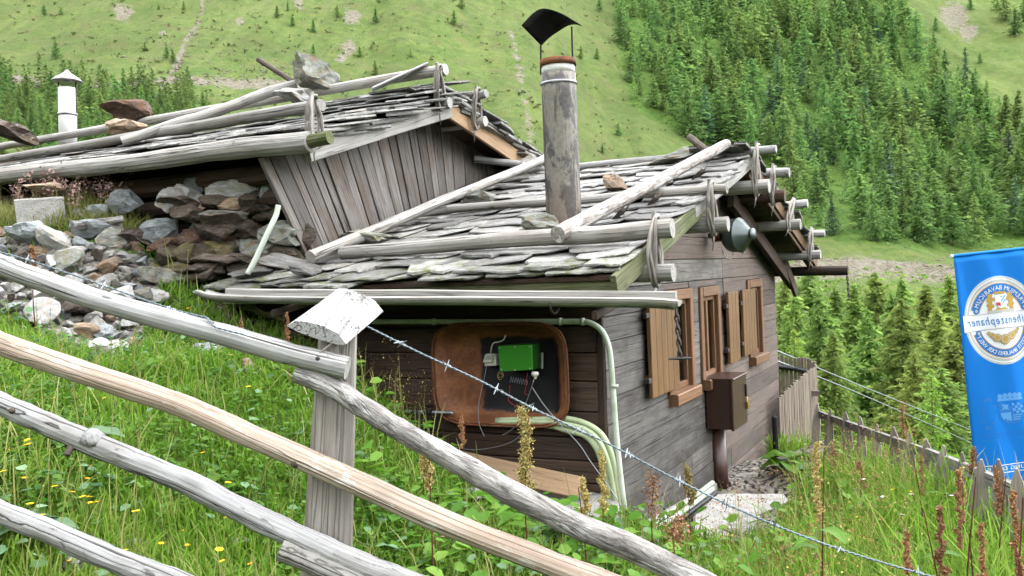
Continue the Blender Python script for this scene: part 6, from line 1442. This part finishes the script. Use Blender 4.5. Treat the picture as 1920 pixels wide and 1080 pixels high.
def hmix(P, D, sx, rg, n):
    d = (P - np.array(O_)); u = d @ np.array(U_); v = d @ np.array(V_)
    right = np.clip((P[:, 0] - .7) / .7, 0, 1)
    tall = np.clip(1 - np.hypot(u + 1.6, v + .35) / 1.0, 0, 1) * .8
    h = (.04 + .058 * rg.random(n) ** 1.5) * (1 + .5 * fbm(P[:, 0] * .8, P[:, 1] * .8, 3)) + right * (.05 + .22 * rg.random(n) ** 1.6) + tall * .22 * rg.random(n)
    ln = np.array(line); fd = np.interp(sx, ln[:, 0], ln[:, 2]); beyond = (sx > 1540) & (D > fd + .1)
    h = np.where(beyond, h * .4, h)
    low = np.clip(1 - np.hypot((u - .9) / 1.3, (v + .2) / 1.3), 0, 1)
    return h * np.where(rg.random(n) < .04, 1.7, 1.) * (1 - .6 * low)
wf = lambda D, rg, n: (.0022 + .0014 * rg.random(n)) * (1 + D * .12)
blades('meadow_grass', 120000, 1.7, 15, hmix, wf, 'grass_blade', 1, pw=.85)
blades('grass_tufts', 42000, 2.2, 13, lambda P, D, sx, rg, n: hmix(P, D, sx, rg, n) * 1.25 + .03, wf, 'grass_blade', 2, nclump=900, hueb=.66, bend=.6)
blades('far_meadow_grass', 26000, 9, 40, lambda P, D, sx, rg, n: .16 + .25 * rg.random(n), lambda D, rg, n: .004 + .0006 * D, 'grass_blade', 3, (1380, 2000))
topk = lambda P, sx, sy, rg: (sx < 340) & (sy < 452) & (sy > 330)
blades('dry_grass', 26000, 5.5, 9, lambda P, D, sx, rg, n: .07 + .16 * rg.random(n), lambda D, rg, n: .003 + .002 * rg.random(n), 'dry_grass', 4, (-60, 360), .6, topk, .8)
blades('dry_grass', 3000, 2.2, 12, lambda P, D, sx, rg, n: .1 + .3 * rg.random(n), lambda D, rg, n: (.0013 + .0008 * rg.random(n)) * (1 + D * .15), 'dry_grass', 6, (-60, 1990), .35, None, .9)
# low leaves: clover, lady's mantle and the like
def leaf_cover(name, n, size, mat, seed, pxbox, dmin, dmax, keep=None, hgt=(.02, .1), hueb=.5):
    rg = np.random.default_rng(seed); D = dmin * (dmax / dmin) ** rg.random(n); x = rg.uniform(pxbox[0], pxbox[1], n); X = (x - 960) / F * D; Y = D
    Z = ground_z(X, Y); P = np.stack([X, Y, Z], -1); ok, padm = hut_clear(P); sx, sy, sz = pxs(X, Y, Z); ok &= ~padm & ~(in_poly(sx, sy, RUBBLE) & (sz < 9) & (sz > 3)); ok &= fbm(X * 1.7, Y * 1.7, seed) > -.05
    if keep is not None: ok &= keep(P, sx, sy)
    P = P[ok]; n = len(P); s = rg.uniform(*size, n)[:, None]; a = rg.uniform(0, 6.283, n); el = rg.uniform(-.1, .7, n)
    d = np.stack([np.cos(a) * np.cos(el), np.sin(a) * np.cos(el), np.sin(el)], -1); sd = np.stack([-np.sin(a), np.cos(a), rg.normal(0, .3, n)], -1); up = np.cross(d, sd); up *= np.sign(up[:, 2:3] + 1e-6)
    C = P + np.array([0, 0, 1.]) * rg.uniform(*hgt, n)[:, None]
    V = np.stack([C, C + d * s * .35 + sd * s * .42 + up * s * .06, C + d * s * .8 + sd * s * .38 + up * s * .02, C + d * s * 1.05 - up * s * .12, C + d * s * .8 - sd * s * .38 + up * s * .02, C + d * s * .35 - sd * s * .42 + up * s * .06, C + d * s * .5 - up * s * .05], 1).reshape(-1, 3)
    b = np.arange(n)[:, None] * 7; fs = np.concatenate([b + np.array([[0, 1, 6]]), b + np.array([[1, 2, 6]]), b + np.array([[2, 3, 6]]), b + np.array([[3, 4, 6]]), b + np.array([[4, 5, 6]]), b + np.array([[5, 0, 6]])])
    hue = np.repeat(np.clip(hueb + rg.normal(0, .25, n), 0, 1), 7)
    obj(name, raw_mesh(name, V, fs, [mat], hue, None, True), (0, 0, 0), kind='stuff')
leaf_cover('clover_leaves', 60000, (.014, .036), 'broad_leaf', 31, (-60, 1990), 1.8, 11)
leaf_cover('herb_leaves', 3200, (.04, .09), 'broad_leaf', 32, (620, 1990), 3.2, 11, None, (.05, .2), .6)
leaf_cover('mantle_leaves', 1300, (.025, .055), 'blue_leaf', 33, (-60, 1500), 2.6, 7, None, (.04, .14))
# ---- plants one can point at
def stalk_mesh(h, r, seed, mat='stem_green'):
    m = MB(); rg = random.Random(seed); m.tube(smooth_path([(0, 0, -.05), (rg.uniform(-.02, .02) * h, rg.uniform(-.02, .02) * h, h * .5), (rg.uniform(-.06, .06) * h, rg.uniform(-.06, .06) * h, h)], 4), lambda t: r * (1 - .6 * t), 5); me = m.mesh('stem', Vector()); me.materials.append(M[mat]); return me, m.v[-1]
def seed_head(h0, h1, rad, n, sz, seed, mat, loose=0.):
    rg = np.random.default_rng(seed); vs = []; fs = []
    nb = 13; br = [(rg.uniform(0, 6.28), h0 + (h1 - h0) * (k + .5) / nb, rg.uniform(.6, 1.2)) for k in range(nb)]
    for k in range(n):
        a, z, l = br[rg.integers(nb)]; t = (z - h0) / (h1 - h0); u = rg.random() ** .7
        c = np.array([math.cos(a) * u, math.sin(a) * u, 0]) * rad * l * (1.15 - .85 * t) + np.array([0, 0, z + u * rad * 1.3 * l]) + rg.normal(0, rad * (.14 + loose), 3)
        s = sz * rg.uniform(.6, 1.4); d = rg.normal(0, 1, (3, 3)); d /= np.linalg.norm(d, axis=1)[:, None]; o = len(vs); vs += [c + d[0] * s, c + d[1] * s, c + d[2] * s, c - (d[0] + d[1] + d[2]) * s * .5]; fs += [(o, o + 1, o + 2), (o, o + 1, o + 3), (o + 1, o + 2, o + 3), (o, o + 2, o + 3)]
    return raw_mesh('seed_head', vs, fs, [mat], np.repeat(np.clip(rg.normal(.5, .28, n), 0, 1), 4))
def leaf_mesh(L, Wd, seed, mat, curl=.5, wave=.1, nl=8):
    rg = random.Random(seed); vs = []; fs = []; hue = []
    for i in range(nl + 1):
        t = i / nl; w = Wd * math.sin(math.pi * min(1, t * .93 + .05)) ** .7 * (1 - .25 * t)
        for j in range(5):
            k = (j - 2) / 2; vs.append((t * L, k * w + rg.uniform(-.04, .04) * Wd * abs(k), L * (.35 * t - curl * t * t) + abs(k) * w * .25 + math.sin(t * 9 + j * 2 + seed) * wave * w * abs(k))); hue.append(.55 + .2 * (1 - abs(k)) * (j == 2) + rg.uniform(-.12, .12))
    for i in range(nl):
        for j in range(4): fs.append((i * 5 + j, i * 5 + j + 1, i * 5 + j + 6, i * 5 + j + 5))
    return raw_mesh('leaf', vs, fs, [mat], hue, None, True)
DOCK_L = [leaf_mesh(.20, .055, k, 'broad_leaf') for k in range(3)]
BIG_L = [leaf_mesh(.22, .10, 10 + k, ('broad_leaf', 'blue_leaf', 'broad_leaf')[k], .45, .12) for k in range(3)]
def dock(x, ty, by, D, thick, mat, label, seed, leaves=2, loose=.06, head=.9, stem='stem_red', group='seeding dock and sorrel stalks'):
    T = at(x, ty, D); B = Vector((T.x, T.y, min(gz(T.x, T.y), at(x, by, D).z))); h = T.z - B.z; t = thing('dock_plant', B, label, 'plant', group)
    rg = random.Random(seed); sm, _ = stalk_mesh(h * .97, .0045 if thick > 20 else .0025, seed, stem); obj('stem', sm, B, t)
    L = (by - ty) / F * D * head; r = thick / F * D * .5
    obj('seed_head', seed_head(h - L, h - L * .06, r * .62, int(300 if (mat == 'seed_rust' and thick >= 40) else 250 + 1700 * min(1, thick / 40) * min(1, L / .3)), .0028 + .00007 * thick, seed, mat, loose), B, t)
    for k in range(leaves):
        z = max(.03, h - L * (1.0 + .12 * k) - .02); obj('leaf', rg.choice(DOCK_L), B + W_ * z, t, rg.uniform(0, 6.28), rg.uniform(.4, .8) * min(1., .3 + thick / 60))
    return t
DOCKS = [(980, 768, 960, 4.0, 46, 'seed_ochre', 'tall yellow green dock stalk in front of the rusty pan', 3), (864, 780, 850, 4.4, 20, 'seed_rust', 'slim rusty sorrel stalk at the lower edge of the rusty pan', 0), (800, 840, 935, 3.6, 40, 'seed_ochre', 'drooping ochre dock between the two upper rails, above the pan board', 0),
         (1128, 850, 980, 4.2, 34, 'seed_ochre', 'ochre dock stalk in front of the green hoses', 1), (1095, 905, 990, 4.0, 36, 'seed_ochre', 'branched ochre dock above the upper rail near the hut corner', 1), (1222, 900, 985, 4.6, 60, 'seed_rust', 'loose red sorrel tuft in front of the grey gable boards', 0), (1290, 880, 960, 5.2, 40, 'seed_ochre', 'airy orange sorrel tuft against the gable wall', 0),
         (1528, 832, 1000, 3.2, 34, 'seed_ochre', 'tall yellow dock stalk with pale leaves beside the concrete slab', 3), (1796, 876, 1050, 2.9, 26, 'seed_rust', 'tall rusty dock in front of the picket fence, at its middle', 1), (1762, 945, 1120, 2.7, 34, 'seed_rust', 'broad rusty dock at the bottom, just before the tall one', 1), (1838, 982, 1130, 2.7, 26, 'seed_rust', 'short rusty dock at the bottom edge below the banner', 1), (1901, 912, 1130, 2.6, 32, 'seed_rust', 'tall rusty dock nearest the picture corner below the banner', 1), (1728, 855, 940, 4.4, 24, 'seed_ochre', 'ochre dock rising in front of the pickets', 0), (1800, 880, 960, 4.0, 30, 'seed_ochre', 'ochre dock against two pickets below the banner edge', 0), (1825, 845, 900, 4.6, 26, 'seed_rust', 'rusty sorrel at the lower corner of the banner', 0), (1692, 760, 850, 6.0, 40, 'seed_rust', 'red sorrel tuft further along the picket rail', 0), (1565, 840, 900, 6.0, 40, 'seed_rust', 'pale red sorrel near the end of the picket rail', 0), (1610, 870, 930, 5.2, 44, 'seed_rust', 'red sorrel in the tall grass in front of the pickets', 0), (1265, 990, 1040, 4.2, 70, 'seed_rust', 'spreading red sorrel below the gable wall hoses', 0), (452, 600, 660, 5.2, 16, 'seed_rust', 'red sorrel spike above the sawn top rail', 0), (537, 585, 650, 5.0, 18, 'seed_rust', 'red sorrel spike beside the post cap', 0), (790, 850, 910, 4.2, 24, 'seed_ochre', 'short ochre sorrel beside the slim rusty stalk', 0), (60, 465, 520, 5.6, 26, 'seed_rust', 'rusty plant among the loose stones', 0), (1700, 1000, 1090, 2.8, 24, 'seed_rust', 'thin rusty dock at the bottom beside the barbed wire', 0), (1870, 880, 980, 3.6, 30, 'seed_rust', 'rusty sorrel between the last pickets', 0)]
for k, (x, ty, by, D, th, mt, lab, lv) in enumerate(DOCKS): dock(x, ty, by, D, th, mt, lab, 400 + k, lv, .06 if th < 44 else .2)
# pinkish seed grass under the barn eave, and fine bent seed heads round the meadow
def seedgrass(name, n, seed, box, dr, hr, keep, mat, sz, cnt=14):
    rg = np.random.default_rng(seed); vs = []; fs = []; mi = []; hue = []
    for k in range(n):
        x, D = rg.uniform(box[0], box[1]), rg.uniform(*dr); X = (x - 960) / F * D; z0 = gz(X, D)
        P = np.array([X, D, z0]); ok, pm = hut_clear(P[None])
        if not ok[0] or pm[0] or not keep(*px(Vector(P))[:2]): continue
        h = rg.uniform(*hr); a = rg.uniform(0, 6.28); d = np.array([math.cos(a), math.sin(a), 0]) * h * rg.uniform(.05, .3); s = np.array([-math.sin(a), math.cos(a), 0]) * .0016
        o = len(vs); mid = P + np.array([0, 0, h * .6]) + d * .35; tp = P + np.array([0, 0, h]) + d
        vs += [P - s, P + s, mid - s, mid + s, tp]; fs += [(o, o + 1, o + 3, o + 2), (o + 2, o + 3, o + 4)]; mi += [0, 0]; hue += [.6] * 5
        for q in range(cnt):
            t = rg.uniform(.72, 1.02); c = P + np.array([0, 0, h * t]) + d * t * t + rg.normal(0, h * .045 * (1.3 - t) * 3, 3) * np.array([1, 1, .5]); e = rg.normal(0, sz, (3, 3)); o = len(vs); vs += [c + e[0], c + e[1], c + e[2]]; fs.append((o, o + 1, o + 2)); mi.append(1); hue += [.5] * 3
    obj(name, raw_mesh(name, vs, fs, ['dry_grass', mat], hue, mi), (0, 0, 0), kind='stuff')
seedgrass('seed_grass', 260, 3, (30, 330), (6.4, 7.4), (.22, .42), lambda x, y: 340 < y < 432, 'seed_purple', .008, 22)
seedgrass('sorrel_haze', 420, 9, (1330, 1990), (3.0, 8), (.3, .55), lambda x, y: x < 1740, 'seed_rust', .004, 26)
seedgrass('seed_grass', 420, 4, (640, 1990), (2.6, 8), (.3, .6), lambda x, y: (1420 < x < 1740) or (640 < x < 900 and y < 900), 'seed_ochre', .0035, 16)
# broad-leaved plants
for k, (x, y, n, s, kind_, lab) in enumerate(((1085, 905, 9, 1.0, 0, 'large leaved plant in front of the concrete pad, under the upper rail'), (1120, 930, 7, .8, 1, 'grey green leaved plant beside the pad at the hut corner'), (950, 985, 9, 1.1, 1, 'broad leaved plant under the reddish rail at its middle'), (880, 960, 7, .9, 0, 'broad leaved clump behind the reddish rail'), (1010, 1020, 7, 1.0, 1, 'pale leaved clump low between the rails'), (1480, 880, 12, 1.2, 0, 'dark leafy dock clump at the foot of the black post'), (1500, 840, 10, 1.1, 0, 'leafy clump at the foot of the stave fence'), (1530, 900, 9, 1.1, 1, 'pale leaved clump below the stave fence'), (1530, 1040, 9, 1.0, 1, 'grey green leaves at the foot of the tall yellow dock'), (1820, 880, 5, 1.0, 1, 'pale leaf clump in front of the pickets below the banner'), (1500, 1075, 7, .9, 0, 'dark green leaves at the bottom below the tall yellow dock'), (50, 1040, 5, .9, 1, 'grey green leaves near the corner under the lowest rail'), (720, 700, 8, .8, 0, 'leafy plant in the shade by the hut wall behind the post'), (770, 740, 8, .8, 0, 'nettle like clump left of the rusty pan'), (150, 860, 6, .8, 1, 'pale leaf rosette between the two left rails'), (420, 940, 5, .7, 0, 'leaf rosette behind the knotty rail'), (1250, 1040, 6, .7, 0, 'leaf rosette below the gable hoses'))):
    P = hit(x, y); t = thing('broad_leaf_plant', P, lab, 'plant', 'broad leaved plants in the meadow'); rg = random.Random(k)
    for i in range(n): obj('leaf', BIG_L[kind_ if rg.random() < .8 else 2], P + W_ * rg.uniform(.02, .10), t, i * 2.4 + rg.uniform(-.4, .4), s * rg.uniform(.55, 1.0))
# flowers
def flower_meshes(seed, rad, npet, mat, h, stem_r=.0016):
    m = MB(); m.tube([(0, 0, -.04), (.004, 0, h * .5), (0, .002, h)], stem_r, 4); sm = m.mesh('stem', Vector()); sm.materials.append(M['stem_green'])
    vs = []; fs = []
    rg = random.Random(seed)
    for k in range(npet):
        a = 2 * math.pi * k / npet + rg.uniform(-.1, .1); w = math.pi / npet * 1.1; o = len(vs)
        for r_, aa, z in ((.12, a, .0), (.75, a - w, .18), (1., a, .12), (.75, a + w, .18)): vs.append((math.cos(aa) * r_ * rad, math.sin(aa) * r_ * rad, h + z * rad))
        fs.append((o, o + 1, o + 2, o + 3))
    o = len(vs); vs += [(math.cos(i) * rad * .35, math.sin(i) * rad * .35, h + rad * .1) for i in range(6)] + [(0, 0, h + rad * .32)]; fs += [(o + i, o + (i + 1) % 6, o + 6) for i in range(6)]
    return sm, raw_mesh('petals', vs, fs, [mat])
FL = {'y': [flower_meshes(k, .017, 12, 'petal_yellow', .13 + .03 * k) for k in range(3)], 'o': [flower_meshes(5, .017, 12, 'petal_orange', .12)], 'w': [flower_meshes(8, .015, 9, 'petal_white', .26)], 'p': [flower_meshes(9, .014, 5, 'petal_pink', .18)]}
def flower(x, y, c, label, grp, sc=1.):
    P = hit(x, y + 30 / max(1., px(hit(x, y))[2] / 3)); sm, pm = rr.choice(FL[c]); t = thing('meadow_flower', P, label, 'flower', grp); rz = rr.uniform(0, 6.28); s = sc * rr.uniform(.6, 1.0); tl = (rr.uniform(-.25, .25), rr.uniform(-.25, .25))
    obj('stem', sm, P, t, rz, s); o = obj('petals', pm, P, t, rz, s); t.rotation_euler = (tl[0], tl[1], 0)
YF = [(72, 886), (176, 912), (191, 912), (68, 856), (185, 864), (158, 912), (172, 960), (155, 968), (110, 955), (120, 950), (28, 1000), (24, 1005), (14, 1020), (74, 1030), (172, 982), (192, 996), (263, 1014), (350, 1038), (350, 1050), (406, 1066), (430, 1070), (140, 1074), (232, 1078), (295, 930), (555, 876), (388, 873), (45, 915), (20, 915), (10, 868), (430, 987), (505, 1012), (415, 960), (60, 990), (90, 945), (212, 770), (360, 592), (435, 688), (65, 762), (115, 760), (490, 743), (470, 760), (480, 1070), (300, 1040), (25, 945), (1050, 1008), (1583, 1000), (1608, 1004), (1695, 1015), (1706, 1018), (1830, 1017), (1865, 1013), (1600, 960), (1690, 960), (1570, 930), (1740, 925), (1560, 1075), (1830, 930), (1880, 1040), (1700, 960), (1640, 1020)]
for k, (x, y) in enumerate(YF): flower(x, y, 'o' if k % 6 == 5 else 'y', 'yellow flower head in the meadow behind the rails' if x < 1000 else 'yellow flower among the tall grass before the pickets', 'yellow flowers behind the rails' if x < 1000 else 'yellow flowers before the pickets')
for k, (x, y) in enumerate(((1632, 965), (1685, 1025), (1700, 998), (1718, 1003), (1780, 992), (1790, 996), (1665, 985), (1620, 870), (1690, 880), (1700, 1045), (1840, 965), (1735, 905))): flower(x, y, 'w', 'white flower head in the tall grass before the pickets', 'white flowers before the pickets', 1.)
for k, (x, y) in enumerate(((1292, 1000), (1278, 1010), (1268, 1018), (1300, 990), (1656, 875), (1645, 878), (478, 1005), (846, 1045), (1286, 1022))): flower(x, y, 'p', 'pink flower below the gable wall' if 1200 < x < 1400 else ('pink flower in the far meadow by the pickets' if x > 1400 else 'pink flower low beside the fence post'), 'pink flowers', .9)
for k, (x, y) in enumerate(((20, 520), (12, 508), (30, 535), (80, 612), (95, 620), (140, 752), (172, 738), (100, 825), (520, 868), (1110, 1050), (1105, 1062), (1115, 1040))): flower(x, y, 'w', 'small white flower in the grass at the stone heap' if y < 640 else 'small white flower in the meadow near the rails', 'small white flowers', .8)

# ------------------------------------------------------------------ thin mountain air
m = MB(); zl, zh = -40, ZTOP + 12; m.box((0, 0, (zl + zh) / 2), (700, 0, 0), (0, 700, 0), (0, 0, (zh - zl) / 2), 0.)
hz = NT('haze'); hz.t.nodes.remove(hz.b); pv_ = hz.t.nodes.new('ShaderNodeVolumePrincipled'); pv_.inputs['Color'].default_value = (.93, .97, 1, 1); pv_.inputs['Density'].default_value = .0015; pv_.inputs['Anisotropy'].default_value = .2
hz.t.links.new(pv_.outputs[0], hz.out.inputs['Volume']); M['haze'] = hz.m
m.build('haze', 'haze', None, kind='stuff')
